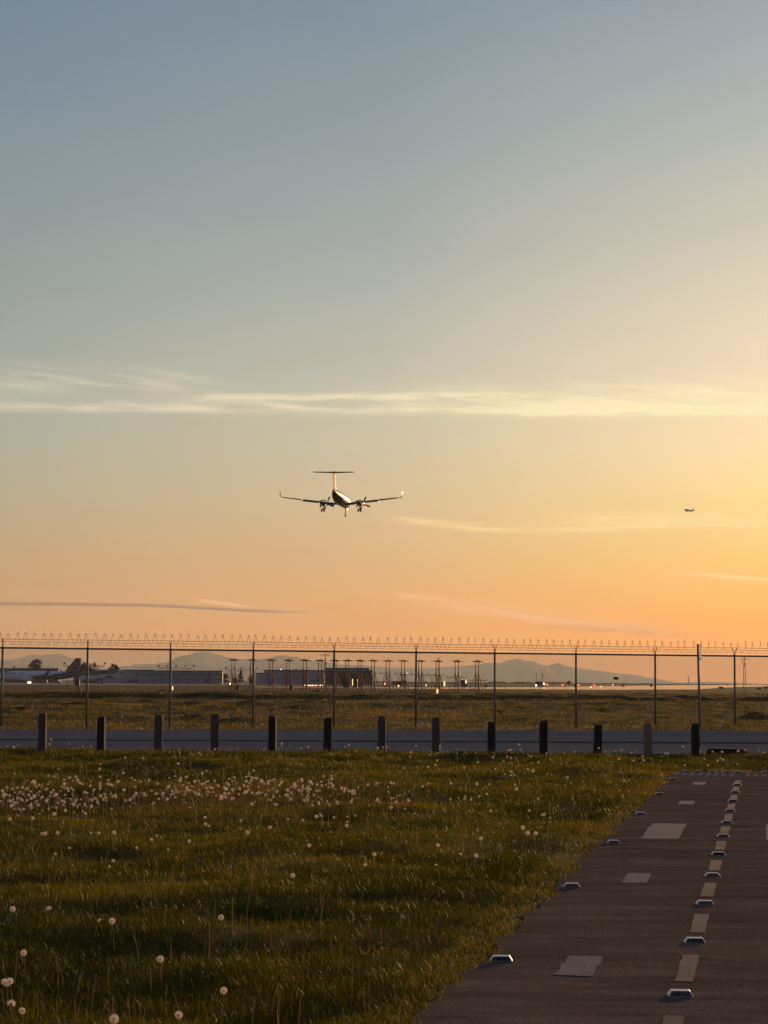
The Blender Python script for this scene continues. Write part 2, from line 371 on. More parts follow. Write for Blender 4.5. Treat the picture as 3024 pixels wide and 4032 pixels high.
# ------------------------------------------------------------------ wooden posts
woodd = mat('dark weathered timber', (.035, .019, .013), .85, noise=.55, nscale=9, stretch=(6, 6, .6), bump=.6, bscale=30)
woodl = mat('pale weathered timber', (.25, .19, .13), .85, noise=.45, nscale=9, stretch=(6, 6, .6), bump=.6, bscale=30)
woodm = mat('grey brown weathered timber', (.12, .088, .062), .85, noise=.5, nscale=9, stretch=(6, 6, .6), bump=.6, bscale=30)
posts = [(165, 2811, 2962, 'm', 0), (398, 2816, 2963, 'd', 0), (622, 2812, 2961, 'm', .004), (845, 2812, 2959, 'm', -.006), (1072, 2818, 2960, 'd', .0), (1289, 2826, 2962, 'd', 0), (1503, 2824, 2965, 'm', 0), (1717, 2826, 2970, 'm', -.01), (1936, 2830, 2971, 'd', -.005), (2140, 2835, 2972, 'd', .0), (2352, 2850, 2975, 'd', .03), (2552, 2839, 2976, 'l', -.02), (2739, 2840, 2977, 'd', 0)]
for i, (x, yt, yb, k, lean) in enumerate(posts):
    p = G(x, yb); D = p.y; H = (yb-yt)*D/F; rr = random.Random(i+3); w = .093*rr.uniform(.93, 1.05)
    root_loc = (p.x, p.y, gz1(p.x, p.y)-.01)
    mb = MB(); rings = []; nseg = 7; cham = .018; rot = rr.uniform(-.15, .15)
    for j in range(nseg+1):
        f = j/nseg; z = -.25+(H+.25)*f; ring = []
        ww = w*(1-.05*f); dx = lean*z
        if j == nseg: ww *= .93
        for (sx, sy) in ((-1, -1), (1, -1), (1, 1), (-1, 1)):
            for (ax, ay) in (((0, 1), (1, 0)) if sx*sy > 0 else ((1, 0), (0, 1))):
                vx = sx*(ww-cham*ax)+rr.uniform(-.004, .004); vy = sy*(ww-cham*ay)+rr.uniform(-.004, .004)
                zz = z+(rr.uniform(-.012, .014)+(.012*sx*(1 if i % 2 else -1)) if j == nseg else 0)
                ring.append(Vector((dx+vx*math.cos(rot)-vy*math.sin(rot), vx*math.sin(rot)+vy*math.cos(rot), zz)))
        rings.append(ring)
    mb.loft(rings)
    o = mb.build('wooden_post', {'d': woodd, 'l': woodl, 'm': woodm}[k], loc=root_loc)
    b = o.modifiers.new('b', 'BEVEL'); b.width = .006; b.segments = 2
    look = {'d': 'dark brown', 'l': 'pale grey leaning', 'm': 'grey brown weathered'}[k]
    tag(o, '%s square timber post beside the road, %s from the left of thirteen' % (look, ORD[i]), 'post', 'timber posts along the road edge')
# fallen timber block
p = G(2869, 2977); mb = MB()
mb.prism([(-.47, -.11, -.04), (.46, -.11, -.04), (.47, -.11, .05), (.44, -.11, .13), (.30, -.11, .142), (-.34, -.11, .155), (-.38, -.11, .145)], (0, .22, 0))
o = mb.build('timber_block', woodd, loc=(p.x, p.y+.4, max(gz1(p.x-.3, p.y+.2), gz1(p.x+.3, p.y+.2), gz1(p.x, p.y))+.05)); b = o.modifiers.new('b', 'BEVEL'); b.width = .012; b.segments = 2
tag(o, 'low dark timber block with a sloping left end lying on the grass by the road', 'timber block')
o.rotation_euler = (0, 0, R(-4))

# ------------------------------------------------------------------ fence
fA = Vector((-12.9, 74.0, 0)); fB = Vector((12.8, 80.0, 0)); fd = (fB-fA)/9; fu = fd.normalized(); fn = Vector((-fu.y, fu.x, 0))
def ftop(s):  # s in post units from post 0
    return 2.73-.0085*s
random.seed(12)
fence = empty('chain_link_fence', fA); tag(fence, 'tall chain link security fence with barbed wire and a razor coil on top', 'fence')
I0, I1 = -3, 13
FPX = [8, 343, 670, 997, 1315, 1638, 1948, 2268, 2580, 2893]
def f_s(x):
    d = ray(x, 2700); q_ = CAM+d*((fA-CAM).dot(Vector((-fd.y, fd.x, 0)))/d.dot(Vector((-fd.y, fd.x, 0)))); return (q_-fA).dot(fd)/fd.length_squared
FS = [f_s(x) for x in FPX]
def gpos(s):
    return fd*s
def post_s(i): return FS[i] if 0 <= i < 10 else (FS[0]+i*1.02 if i < 0 else FS[9]+(i-9)*1.0)
PX = {}
pr = None; arm = None
for i in range(I0, I1+1):
    b = gpos(post_s(i)); wz = gz1(*(fA+b)[:2])
    if pr is None:
        mb = MB(); mb.tube((0, 0, -.3), (0, 0, 2.72), .036, 12); mb.tube((0, 0, 2.70), (0, 0, 2.76), .044, 12, .03)
        pr = mb.build('post', galv, fence, True)
        mb = MB()
        for s in (-1, 1):
            mb.tube((0, 0, 2.74), fn*(.205*s)+Vector((0, 0, 3.0)), .014, 8, .011)
        arm = mb.build('arm_bracket', galv, pr)
        o = pr
    else:
        o = pr.copy(); COL.objects.link(o); a = arm.copy(); COL.objects.link(a); a.parent = o
    o.location = (b.x, b.y, ftop(i)-2.73)
# top rail
mb = MB(); mb.path([gpos(s)+Vector((0, 0, ftop(s)-.03)) for s in range(I0, I1+1)], .031, 8); mb.build('top_rail', galv, fence, True)
# bottom tension wire and chain link
Lf = fd.length; s0, s1 = I0*Lf, I1*Lf
def fp(sm, z, off=0): return fu*sm+fn*off+Vector((0, 0, z))
pitch = .060; zb = .03; hh = 2.73; vsn = []; fcn = []
def seg(p, q, r):
    b = len(vsn); d = (q-p).normalized(); a = fn; c = d.cross(a)
    for pt in (p, q):
        for k in range(3):
            t = 2*PI*k/3; vsn.append(pt+a*math.cos(t)*r+c*math.sin(t)*r)
    for k in range(3): fcn.append((b+k, b+(k+1) % 3, b+3+(k+1) % 3, b+3+k))
n = int((s1-s0)/pitch)
for k in range(-int(hh/pitch)-1, n+1):
    for sg in (1, -1):
        a = s0+k*pitch if sg > 0 else s0+k*pitch+hh
        b_ = a+sg*hh
        # clip
        pa, za, pb, zb2 = a, 0.0, b_, 1.0
        lo, hi = 0.0, 1.0
        for lim, sgn_ in ((s0, 1), (s1, -1)):
            va = (pa-lim)*sgn_; vb = (pb-lim)*sgn_
            if va < 0 and vb < 0: lo = 2
            elif va < 0: lo = max(lo, va/(va-vb))
            elif vb < 0: hi = min(hi, va/(va-vb))
        if lo >= hi: continue
        P = []
        for f in (lo, hi):
            sm = a+(b_-a)*f; top = ftop(sm/Lf); P.append(fp(sm, zb+(top-zb)*f, .03+.002*sg))
        seg(P[0], P[1], .0031)
s = s0
while s < s1:
    t_ = ftop(s/Lf); seg(fp(s, t_-.01, .03), fp(s+.008, t_+.05, .03), .0036); s += .12
Vn = np.array([tuple(v) for v in vsn]); Fn = np.array(fcn)
o = np_mesh('chain_link_mesh', Vn, Fn, wire); o.parent = fence
# selvage spikes

# barbed wire strands
for sd in (-1, 1):
    for f in (.33, .66, 1.0):
        mb = MB(); pts = []
        for i in range(I0, I1+1):
            for h in (0, .5):
                ss = i+h
                if ss > I1: continue
                sag = -.012 if h else 0
                pts.append(gpos(ss)+fn*(.205*f*sd)+Vector((0, 0, ftop(ss)+.01+.26*f+sag)))
        mb.path(pts, .0042, 4)
        s = s0+random.uniform(0, .1)
        while s < s1:
            c = fp(s, ftop(s/Lf)+.01+.26*f-.012*abs(math.sin(PI*s/Lf)), .205*f*sd); a = random.uniform(0, PI)
            mb.tube(c-Vector((fu.x*.006, 0, .017*math.sin(a))), c+Vector((0, 0, .02)), .003, 3, .001, False); mb.tube(c, c+fu*.02*math.cos(a)-Vector((0, 0, .02)), .003, 3, .001, False); s += .13
        mb.build('barbed_wire', wire, fence)
# razor coil
mb = MB(); pts = []; rc = .198; pc = .292; turns = int((s1-s0)/pc); NS = 22; rr = random.Random(5)
jit = [(rr.uniform(-.04, .04), rr.uniform(.86, 1.08), rr.uniform(-.02, .02)) for _ in range(turns+2)]
for i in range(turns*NS):
    u = i/NS; k = int(u); f = u-k; j = [jit[k][m_]*(1-f)+jit[k+1][m_]*f for m_ in range(3)]
    sm = s0+pc*u+j[0]; a = 2*PI*u
    pts.append(fp(sm, ftop(sm/Lf)+.285+rc*j[1]*math.cos(a)+j[2], rc*.5*math.sin(a)))
mb.path(pts, .0046, 4)
bb = MB()
for i in range(0, len(pts)-1, 2):
    p, q_ = pts[i], pts[i+1]; d = (q_-p).normalized()
    cc = fp((p-Vector((0, 0, 0))).dot(fu), 0); rad = Vector((0, 0, p.z-ftop(p.dot(fu)/Lf)-.285))+fn*p.dot(fn); rad.normalize()
    sd_ = d.cross(rad)*(.022 if rad.z > .8 else .012)
    bb.add([p-sd_-d*.014+rad*.002, p+sd_-d*.014+rad*.002, p+sd_+d*.014-rad*.002, p-sd_+d*.014-rad*.002, p-rad*.0005], [(0, 1, 4), (1, 2, 4), (2, 3, 4), (3, 0, 4)])
co = mb.build('razor_coil', mat('coil steel', (.30, .23, .17), .5, .5), fence); bo = bb.build('razor_barb', razor, co)
# small dark plate wired to the mesh
pl = Pd(2424, 2671, 1); d = ray(2424, 2671); tt = (fA-CAM).dot(fn)/d.dot(fn); pt = CAM+d*tt
mb = MB(); c = pt-fA-fn*.01; rot = Matrix((fu, fn, Vector((0, 0, 1)))).transposed()
mb.box(c-fn*.02, (.185, .006, .095), rot); mb.build('fence_plate', blackp, fence)

# sign post in front of the fence
sp = Pd(2757, 2872, 72.5); D = sp.y; b0 = Vector((sp.x, sp.y, 0)); top = Pd(2748, 2536, D)-b0
root = empty('sign_post', b0); tag(root, 'slim leaning post with a narrow pale plate at its top, before the fence', 'sign post')
mb = MB(); mb.box((0, 0, 0), (.01, .01, .01)); mb = MB()
d_ = top.normalized(); mb.tube((0, 0, -.2), top, .038, 8); mb.build('pole', galv, root, True)
mb = MB(); rz = Matrix.Rotation(R(72), 3, 'Z'); pc_ = top+Vector((.075, -.03, -.27))
mb.box(pc_, (.30, .006, .52), rz); o = mb.build('plate', mat('pale sign back', (.26, .25, .20), .6, 0, noise=.1), root); bv = o.modifiers.new('b', 'BEVEL'); bv.width = .02
mb = MB()
for dz in (-.23, .23): mb.tube(pc_+Vector((-.05, 0, dz)), pc_+Vector((.03, -.02, dz)), .012, 6)
mb.build('bolt', galv, root)

# ------------------------------------------------------------------ grass blades
def grass_mat(name, lo, mid, hi, straw, tr=.45):
    m = bpy.data.materials.new(name); m.use_nodes = True; nt = m.node_tree; N = nt.nodes; L = nt.links; b = N['Principled BSDF']; out = N['Material Output']
    a = N.new('ShaderNodeAttribute'); a.attribute_name = 'tint'
    r = N.new('ShaderNodeValToRGB'); e = r.color_ramp.elements; e[0].position = 0; e[0].color = (*lo, 1); e[1].position = 1; e[1].color = (*straw, 1)
    x = e.new(.4); x.color = (*mid, 1); x = e.new(.8); x.color = (*hi, 1)
    L.new(a.outputs['Fac'], r.inputs[0]); L.new(r.outputs[0], b.inputs['Base Color'])
    b.inputs['Roughness'].default_value = .5; b.inputs['Specular IOR Level'].default_value = .10
    t = N.new('ShaderNodeBsdfTranslucent'); mx = N.new('ShaderNodeMixShader'); mx.inputs[0].default_value = tr
    hs = N.new('ShaderNodeHueSaturation'); hs.inputs['Value'].default_value = 1.25; hs.inputs['Saturation'].default_value = 1.05; L.new(r.outputs[0], hs.inputs['Color']); L.new(hs.outputs[0], t.inputs[0])
    L.new(b.outputs[0], mx.inputs[1]); L.new(t.outputs[0], mx.inputs[2]); L.new(mx.outputs[0], out.inputs[0]); return m
gm1 = grass_mat('lawn blades', (.014, .025, .002), (.055, .062, .004), (.165, .120, .008), (.42, .27, .10))
gm2 = grass_mat('field blades', (.016, .024, .002), (.080, .074, .004), (.27, .165, .014), (.42, .24, .08), .45)
def blades(name, X, Y, H, W, tint, m, lean=.45, label=None):
    n = len(X); Z = gz(X, Y)-.006
    az = rng.uniform(0, 2*PI, n); wx, wy = np.cos(az)*W/2, np.sin(az)*W/2
    la = rng.uniform(0, 2*PI, n); lm = H*lean*rng.uniform(.1, 1, n); lx, ly = np.cos(la)*lm, np.sin(la)*lm
    V = np.empty((n, 5, 3))
    V[:, 0] = np.stack([X-wx, Y-wy, Z], 1); V[:, 1] = np.stack([X+wx, Y+wy, Z], 1)
    V[:, 2] = np.stack([X+wx*.8+lx*.35, Y+wy*.8+ly*.35, Z+H*.55], 1); V[:, 3] = np.stack([X-wx*.8+lx*.35, Y-wy*.8+ly*.35, Z+H*.55], 1)
    V[:, 4] = np.stack([X+lx, Y+ly, Z+H*(1-.25*rng.uniform(0, 1, n))], 1)
    b = np.arange(n)[:, None]*5
    Ft = np.concatenate([b+[0, 1, 2], b+[0, 2, 3], b+[3, 2, 4]], 0)
    o = np_mesh(name, V.reshape(-1, 3), Ft, m, np.repeat(tint, 5)); return tag(o, label, None, kind='stuff')
def samp_depth(n, y0, y1, p):
    u = rng.uniform(0, 1, n); q_ = 2-p
    return (y0**q_+u*(y1**q_-y0**q_))**(1/q_)
N1 = 620000
Y = samp_depth(N1, 8.6, 51.2, 1.5); X = rng.uniform(-1, 1, N1)*(Y*.19+.5)
# clumping
t, off = path_to(X, Y)
edge = HW-.07+np.abs(rng.normal(0, .05, N1))+.12*(vn(t*1.3, t*0, 31)-.5)+.07*(vn(t*6, t*0, 77)-.5)
keep = (np.abs(off) > edge) | (t > PATH_END+.02)
ne = road_near(X)+.35*(vn(X*1.7, X*0, 81)-.5)+rng.normal(0, .1, N1); keep &= (Y < ne)
dens = vn(X*1.2, Y*.9, 14)*.6+vn(X*4, Y*3, 15)*.4
bare = (t > PATH_END)*(t < PATH_END+3.5)*(np.abs(off) < 1.6)*(X > 6.2)
keep &= rng.uniform(0, 1, N1) < np.where(bare > 0, .22, .45+.9*dens)
X, Y, dens, off, t = X[keep], Y[keep], dens[keep], off[keep], t[keep]; n = len(X)
sc_ = np.clip(Y/13, .8, 4)
H = (.022+.042*dens+.045*vn(X*6.5, Y*4.5, 16)**2+.018*rng.normal(0, 1, n)).clip(.015, .16)*(1+.15*(Y > 30)); W = .0031*sc_**.85*rng.uniform(.7, 1.3, n)
nr = np.abs(off)-HW
H *= np.where((nr < .35) & (t < PATH_END), .55+np.clip(nr, 0, .35)*1.3, 1)
tint = np.clip(.02+.55*vn(X*.45, Y*.3, 21)+.38*vn(X*1.9, Y*1.3, 22)+.15*rng.normal(0, 1, n), 0, .82)
tint = np.where(rng.uniform(0, 1, n) < .016, .95, tint)
tint = np.where((nr < .28) & (t < PATH_END) & (rng.uniform(0, 1, n) < .35), .85, tint)
blades('grass', X, Y, H, W, tint, gm1, .8)
# pale stalks scattered in the lawn
n = 1500; Y = samp_depth(n, 9, 50, 1.3); X = rng.uniform(-1, 1, n)*(Y*.19+.3); t, off = path_to(X, Y); k = ((np.abs(off) > HW+.15) | (t > PATH_END)) & (Y < road_near(X)-.2)
band = np.exp(-((Y-30)/7)**2); k &= rng.uniform(0, 1, n) < .3+.7*band*(vn(X*.7, Y*.4, 91) > .4)
X, Y = X[k], Y[k]; n = len(X)
blades('dry_stalks', X, Y, rng.uniform(.12, .27, n), .0022*np.clip(Y/14, .8, 3), rng.uniform(.84, 1, n), gm1, .16)
# verge between road and fence, then field beyond
N2 = 190000; Y = samp_depth(N2, 68, 330, 1.35); X = rng.uniform(-1, 1, N2)*(Y*.185+1)
k = (Y > road_far(X)+.3*(vn(X*1.9, X*0, 83)-.5)) & ~((Y > 177.8+.02*X) & (Y < 183+.02*X)) & (Y < 330)
d2 = .5*vn(X/2.2, Y/1.5, 84)+.5*vn(X/7, Y/3, 85); k &= rng.uniform(0, 1, N2) < .3+1.0*d2
X, Y, d2 = X[k], Y[k], d2[k]; n = len(X)
Hh = (.06+.16*d2*rng.uniform(.5, 1.2, n))*(1+.15*np.clip(Y/100-1, 0, 1)); Ww = .014*np.clip(Y/75, 1, 5)*rng.uniform(.6, 1.4, n)
tint = np.clip(-.12+.5*vn(X/9, Y/5, 86)+.75*vn(X/28, Y/3.2, 87)+.15*rng.normal(0, 1, n), 0, 1)
blades('field_grass', X, Y, Hh, Ww, tint, gm2, .6)

# ------------------------------------------------------------------ dandelions
fluff = mat('seed fluff', (.88, .78, .64), .9, transl=((.96, .84, .68), .6))
fcore = mat('seed core', (.16, .08, .04), .9)
stemm = mat('dandelion stem', (.40, .27, .14), .5, transl=((.55, .36, .18), .45))
def head_mesh(r, n, seed, half=False, w=.0012):
    rr = random.Random(seed); mb = MB()
    for i in range(n):
        z = 1-2*(i+.5)/n
        if half and z < -.1: continue
        a = i*2.39996+rr.uniform(-.1, .1); s = math.sqrt(1-z*z)
        d = Vector((s*math.cos(a), s*math.sin(a), z)); L_ = r*rr.uniform(.9, 1.04); u = d.orthogonal().normalized(); v = d.cross(u)
        p0 = d*r*.2; p1 = d*L_
        mb.add([p0-u*w*.4, p0+u*w*.4, p1+u*w*.4, p1-u*w*.4], [(0, 1, 2, 3)])
        for k in range(5):
            t = 2*PI*k/5+a; e = (u*math.cos(t)+v*math.sin(t))*r*.30; sd = (u*-math.sin(t)+v*math.cos(t))*w*.9
            q0 = d*L_*.9
            mb.add([q0-sd, q0+sd, d*L_*1.0+e], [(0, 1, 2)])
    return mb
def build_me(mb, name, mats):
    o = mb.build(name, mats); me = o.data; bpy.data.objects.remove(o); return me
heads = [build_me(head_mesh(.0195, 90, s, s == 3), 'seed_head', fluff) for s in range(4)]
cm = MB(); cm.ball((0, 0, 0), .0062, 7, 5); core_me = build_me(cm, 'seed_core', fcore)
def stem_pts(h, lean, az): return [Vector((math.cos(az)*lean*f*f, math.sin(az)*lean*f*f, h*f)) for f in (-.05, .25, .5, .75, 1)]
def dandelion_full(x, y, h, lean, az, hk, label, group, size=1.0):
    root = empty('dandelion', (x, y, gz1(x, y))); tag(root, label, 'dandelion', group)
    mb = MB(); pts = stem_pts(h, lean, az); mb.path(pts, .002, 5, [.0026, .0024, .0022, .002, .0019]); mb.build('stem', stemm, root)
    o = bpy.data.objects.new('seed_head', heads[hk]); COL.objects.link(o); o.parent = root; o.location = pts[-1]+Vector((0, 0, .004)); o.rotation_euler = (random.uniform(-.4, .4), random.uniform(-.4, .4), random.uniform(0, 6)); o.scale = (size,)*3
    c = bpy.data.objects.new('seed_core', core_me); COL.objects.link(c); c.parent = o
near = [  # px of head centre, head radius factor, kind
 (40, 3566, 1, 0, .10), (195, 3580, .9, 3, .09), (437, 3652, 1.05, 0, .12), (405, 3659, .7, 3, .10), (102, 3777, 1.0, 1, .15), (10, 3850, .9, 1, .12), (33, 3855, .95, 2, .14), (55, 3857, .95, 0, .19), (631, 3811, 1.05, 2, .12), (880, 3641, 1.0, 1, .11), (880, 3903, 1.0, 2, .14), (48, 3936, 1.1, 3, .12), (95, 3975, .85, 1, .10), (437, 4010, 1.15, 0, .13), (707, 3980, 1.0, 1, .12), (1160, 3450, 1.0, 0, .10), (443, 3308, 1.0, 1, .15), (180, 3270, 1.05, 0, .14), (155, 3274, .9, 2, .14), (2060, 3255, 1.1, 0, .17), (2073, 3274, 1.15, 1, .15), (2106, 3272, 1.0, 2, .16), (1905, 3301, .95, 0, .14), (1715, 3309, .9, 1, .13), (1874, 3372, 1.0, 2, .12), (1705, 3402, .7, 3, .09), (1812, 3366, .8, 3, .12), (965, 3273, 1, 1, .16), (745, 3306, .9, 2, .13), (227, 3267, .9, 0, .13)]
def base_for_head(x, y, h):
    """ground point below a head seen at this place"""
    p = G(x, y, h); p = G(x, y, h+gz1(p.x, p.y)); return p
used = []
def place_word(i, x, y):
    v = 'near the bottom edge' if y > 3880 else 'in the near lawn' if y > 3500 else 'in the middle of the lawn'
    hz = 'far left' if x < 200 else 'left' if x < 700 else 'centre left' if x < 1200 else 'centre right' if x < 1900 else 'right, near the path'
    return v, hz
near_lab = ['low seed head in the near lawn beside the left frame edge, above the leaning pair', 'flattened pale seed head in the near lawn at the left', 'large round seed head with a small flat one at its left', 'small flat seed head just left of a large round one', 'round tilted seed head in the near lawn close to the left frame edge', 'leftmost of three tall seed heads clustered at the left frame edge', 'middle one of three tall seed heads clustered at the left frame edge', 'tallest, rightmost of three seed heads clustered at the left frame edge', 'large round seed head alone in the near lawn, left of centre', 'round seed head alone in the near lawn, left of centre and higher up', 'round seed head on a straight stalk, left of centre low in the photo', 'half seed head domed like a cap at the lower left', 'small seed head low in the lower left corner', 'large round seed head cut close to the bottom edge, left', 'seed head close to the bottom edge, left of centre', 'single round seed head alone in the middle of the lawn', 'lone round seed head below the dense band at the left', 'right one of a pair of seed heads below the dense band, far left', 'left one of a pair of seed heads below the dense band, far left', 'top one of a trio of bright seed heads toward the path', 'lower middle one of a trio of bright seed heads toward the path', 'right one of a trio of bright seed heads toward the path', 'lone seed head below left of the bright trio near the path', 'lone seed head well left of the bright trio near the path', 'lone round seed head below the bright trio near the path', 'faint flat seed head low in the grass toward the path', 'faint half seed head left of a round one, toward the path', 'seed head below the dense band near the centre of the lawn', 'small seed head below the dense band, left of centre', 'seed head right of the pair below the dense band, far left']
for i, (x, y, sz, hk, h) in enumerate(near):
    p = base_for_head(x, y, h); az = random.uniform(0, 6.28)
    dandelion_full(p.x, p.y, h, random.uniform(0, .03), az, hk, near_lab[i], 'dandelions gone to seed in the lawn', sz)
# smaller, farther ones: one mesh each (stem and fluffy head)
def far_mesh(seed, bare=False, simple=False):
    rr = random.Random(seed); h = rr.uniform(.10, .22); pts = stem_pts(h, rr.uniform(0, .04), rr.uniform(0, 6)); mb = MB()
    mb.path(pts, .0024, 4)
    if not bare:
        mb.cur = 1; h2 = head_mesh(.021*rr.uniform(.85, 1.1), 46, seed, rr.random() < .2, .0024); tip = pts[-1]
        mb.add([Vector(v)+tip for v in h2.v], h2.f)
        mb.cur = 2; mb.ball(tip, .006, 5, 4)
    me = build_me(mb, 'dandelion', [stemm, fluff, fcore]); return me
farm = [far_mesh(200+i) for i in range(8)]
barem = [far_mesh(300+i, True) for i in range(3)]
cnt = 0; spots = []
rr = random.Random(21)
def lawn_ok(p): 
    t, off = path_to(p.x, p.y); return (abs(off) > HW+.2 or t > PATH_END+.4) and 9 < p.y < road_near(p.x)-.1
def addspots(n, x0, x1, y0, y1, gauss=False):
    c = 0
    while c < n:
        x = rr.uniform(x0, x1); y = rr.gauss((y0+y1)/2, (y1-y0)/4) if gauss else rr.uniform(y0, y1)
        p = G(x, y)
        if lawn_ok(p): spots.append((p.x, p.y, x, y)); c += 1
addspots(95, -20, 330, 3125, 3200, True); addspots(75, 250, 850, 3105, 3200, True); addspots(85, 800, 1320, 3095, 3200, True); addspots(55, 1150, 1650, 3130, 3270)
addspots(25, 1600, 2250, 3060, 3230); addspots(22, 0, 2300, 2985, 3080); addspots(25, 0, 1500, 3240, 3480); addspots(14, 2380, 2980, 2975, 3035); addspots(16, 1400, 2500, 2970, 3020)
nthing = 0; spots.sort(key=lambda s: s[1])
rest = []
for i, (X_, Y_, px, py) in enumerate(spots):
    if nthing < 262:
        o = bpy.data.objects.new('dandelion', farm[rr.randrange(8)]); COL.objects.link(o)
        o.location = (X_, Y_, gz1(X_, Y_)); o.rotation_euler = (0, 0, rr.uniform(0, 6)); s = rr.uniform(.55, .98); o.scale = (s, s, s)
        hz = ('far left' if px < 330 else 'left' if px < 850 else 'centre' if px < 1320 else 'right')
        if py > 3200: lb = 'small pale dandelion seed head in the sparse lawn below the dense band'; gg = 'dandelions scattered below the dense band'
        elif py < 3090: lb = 'small dandelion seed head in the dark grass above the dense band'; gg = 'dandelions scattered above the dense band'
        else:
            lb = 'small dandelion seed head in the dense sunlit band across the lawn, %s part' % hz; gg = 'dandelions in the dense band, %s part' % hz
        tag(o, lb, 'dandelion', gg); nthing += 1
    else: rest.append((X_, Y_))
# beyond 300: one object
def merge_stuff(name, meshes, places, mats, zf=gz1, sc0=1.0):
    mb = MB()
    for (x, y) in places:
        me = rr.choice(meshes); a = rr.uniform(0, 6); ca, sa = math.cos(a), math.sin(a); z = zf(x, y); s = rr.uniform(.8, 1.2)*sc0
        b = len(mb.v)
        mb.v += [(x+(v.co.x*ca-v.co.y*sa)*s, y+(v.co.x*sa+v.co.y*ca)*s, z+v.co.z*s) for v in me.vertices]
        for p in me.polygons: mb.f.append([b+k for k in p.vertices]); mb.mi.append(p.material_index)
    o = mb.build(name, mats); tag(o, kind='stuff'); return o
for _ in range(170):
    p = G(rr.uniform(-20, 1400), rr.gauss(3158, 24))
    if lawn_ok(p): rest.append((p.x, p.y))
for _ in range(70):
    x = rr.uniform(-14, 14); y = road_far(x)+rr.uniform(.2, 2.6); rest.append((x, y))
for _ in range(60):
    x = rr.uniform(-9, 9); rest.append((x, road_near(x)-rr.uniform(.15, 1.6)))
merge_stuff('distant_dandelions', farm, rest, [stemm, fluff, fcore])
bare_places = []
for _ in range(750):
    x = rr.uniform(-20, 1650); y = rr.gauss(3170, 45); p = G(x, y)
    if lawn_ok(p): bare_places.append((p.x, p.y))
for _ in range(60):
    p = G(rr.uniform(0, 1500), rr.uniform(3250, 4100)); 
    if lawn_ok(p): bare_places.append((p.x, p.y))
merge_stuff('bare_stalks', barem, bare_places, [stemm, fluff, fcore], sc0=1.0)

# ------------------------------------------------------------------ localizer antennas (loc array)
def make_antenna():
    root = empty('localizer_antenna', (0, 0, 0)); H = 4.55
    for s in (-1, 1):
        mb = MB(); mb.tube((s*.23, 0, -.3), (s*.23, 0, H*.62), .055, 8); mb.tube((s*.23, 0, H*.62), (s*.23, 0, H), .05, 8); mb.box((s*.23, 0, H*.63), (.16, .16, .12)); mb.build('pole', redpaint, root)
    mb = MB()
    prof = [(-.78, .02), (-.6, .06), (-.2, .11), (.35, .13), (.5, .10), (.62, .05), (.95, .025)]
    mb.loft([[Vector((x, r*1.6*math.cos(k*PI/4), H+.06+r*.95*math.sin(k*PI/4)-.03*(x+.8))) for k in range(8)] for x, r in prof])
    for k in range(6): mb.tube((-.5+.2*k, -.3+.03*k, H+.06-.03*(k*.2)), (-.5+.2*k, .3-.03*k, H+.06-.03*(k*.2)), .014, 5)
    mb.build('antenna_head', redpaint, root)
    mb = MB(); mb.ball((.05, -.1, H+.24), .09, 8, 5); mb.build('tip_fitting', lens, root)
    for s in (-1, 1):
        mb = MB(); p = Vector((s*.23, 0, H*.62)); q_ = Vector((s*.23+.78, .7, -.1)); mb.tube(p, q_, .07, 8)
        mb.build('brace', mat('sunlit brace tone', (.95, .70, .38), .35, .35), root)  # sunlight painted in: this brace is paler than its red partner
        mb = MB(); q_ = Vector((s*.23-.95, .3, -.1)); mb.tube(p, q_, .03, 6); mb.build('brace', redpaint, root)
    for zz in (1.0, 2.1):
        pass
    mb = MB(); mb.box((0, 0, 1.9), (.46, .05, .05)); mb.box((0, 0, .8), (.46, .05, .05)); mb.tube((-.23, 0, .8), (.23, 0, 1.9), .02, 5); mb.build('cross_tie', redpaint, root)
    return root
ax = [918, 991, 1065.6, 1134, 1200, 1259.5, 1317, 1366.6, 1416, 1468, 1526, 1586, 1654, 1722.7, 1798, 1878]
base = make_antenna()
for i, x in enumerate(ax):
    o = base if i == 0 else copy_tree(base)
    yt = 2598+(x-918)*.0042*1.4; yb = yt+127; D = 327; p = Pd(x, yb, D); ptop = Pd(x, yt, D)
    o.location = (p.x, D, ptop.z-4.61-.0)
    tag(o, 'red twin pole antenna mast, %s from the left of sixteen in the row' % ORD[i], 'antenna', 'red antenna masts in a row')
# low white ground fittings before the array
mb = MB(); mb.ball((0, 0, .04), .16, 8, 4, (1.4, 1, .4)); mb.build  # prototype mesh
wl = build_me(mb, 'ground_fitting', lens)
for i, x in enumerate([895, 960, 991, 1020, 1050, 1080, 1107, 1135, 1167, 1231, 1262, 1445, 1481, 1566]):
    p = G(x, 2729); o = bpy.data.objects.new('ground_fitting', wl); COL.objects.link(o); o.location = (p.x, 300, .3); o.location.x = Pd(x, 2729, 300).x
    tag(o, 'low white ground fitting before the antenna row, %s from the left' % ORD[i], 'ground fitting', 'low white fittings on the ground before the antenna row')

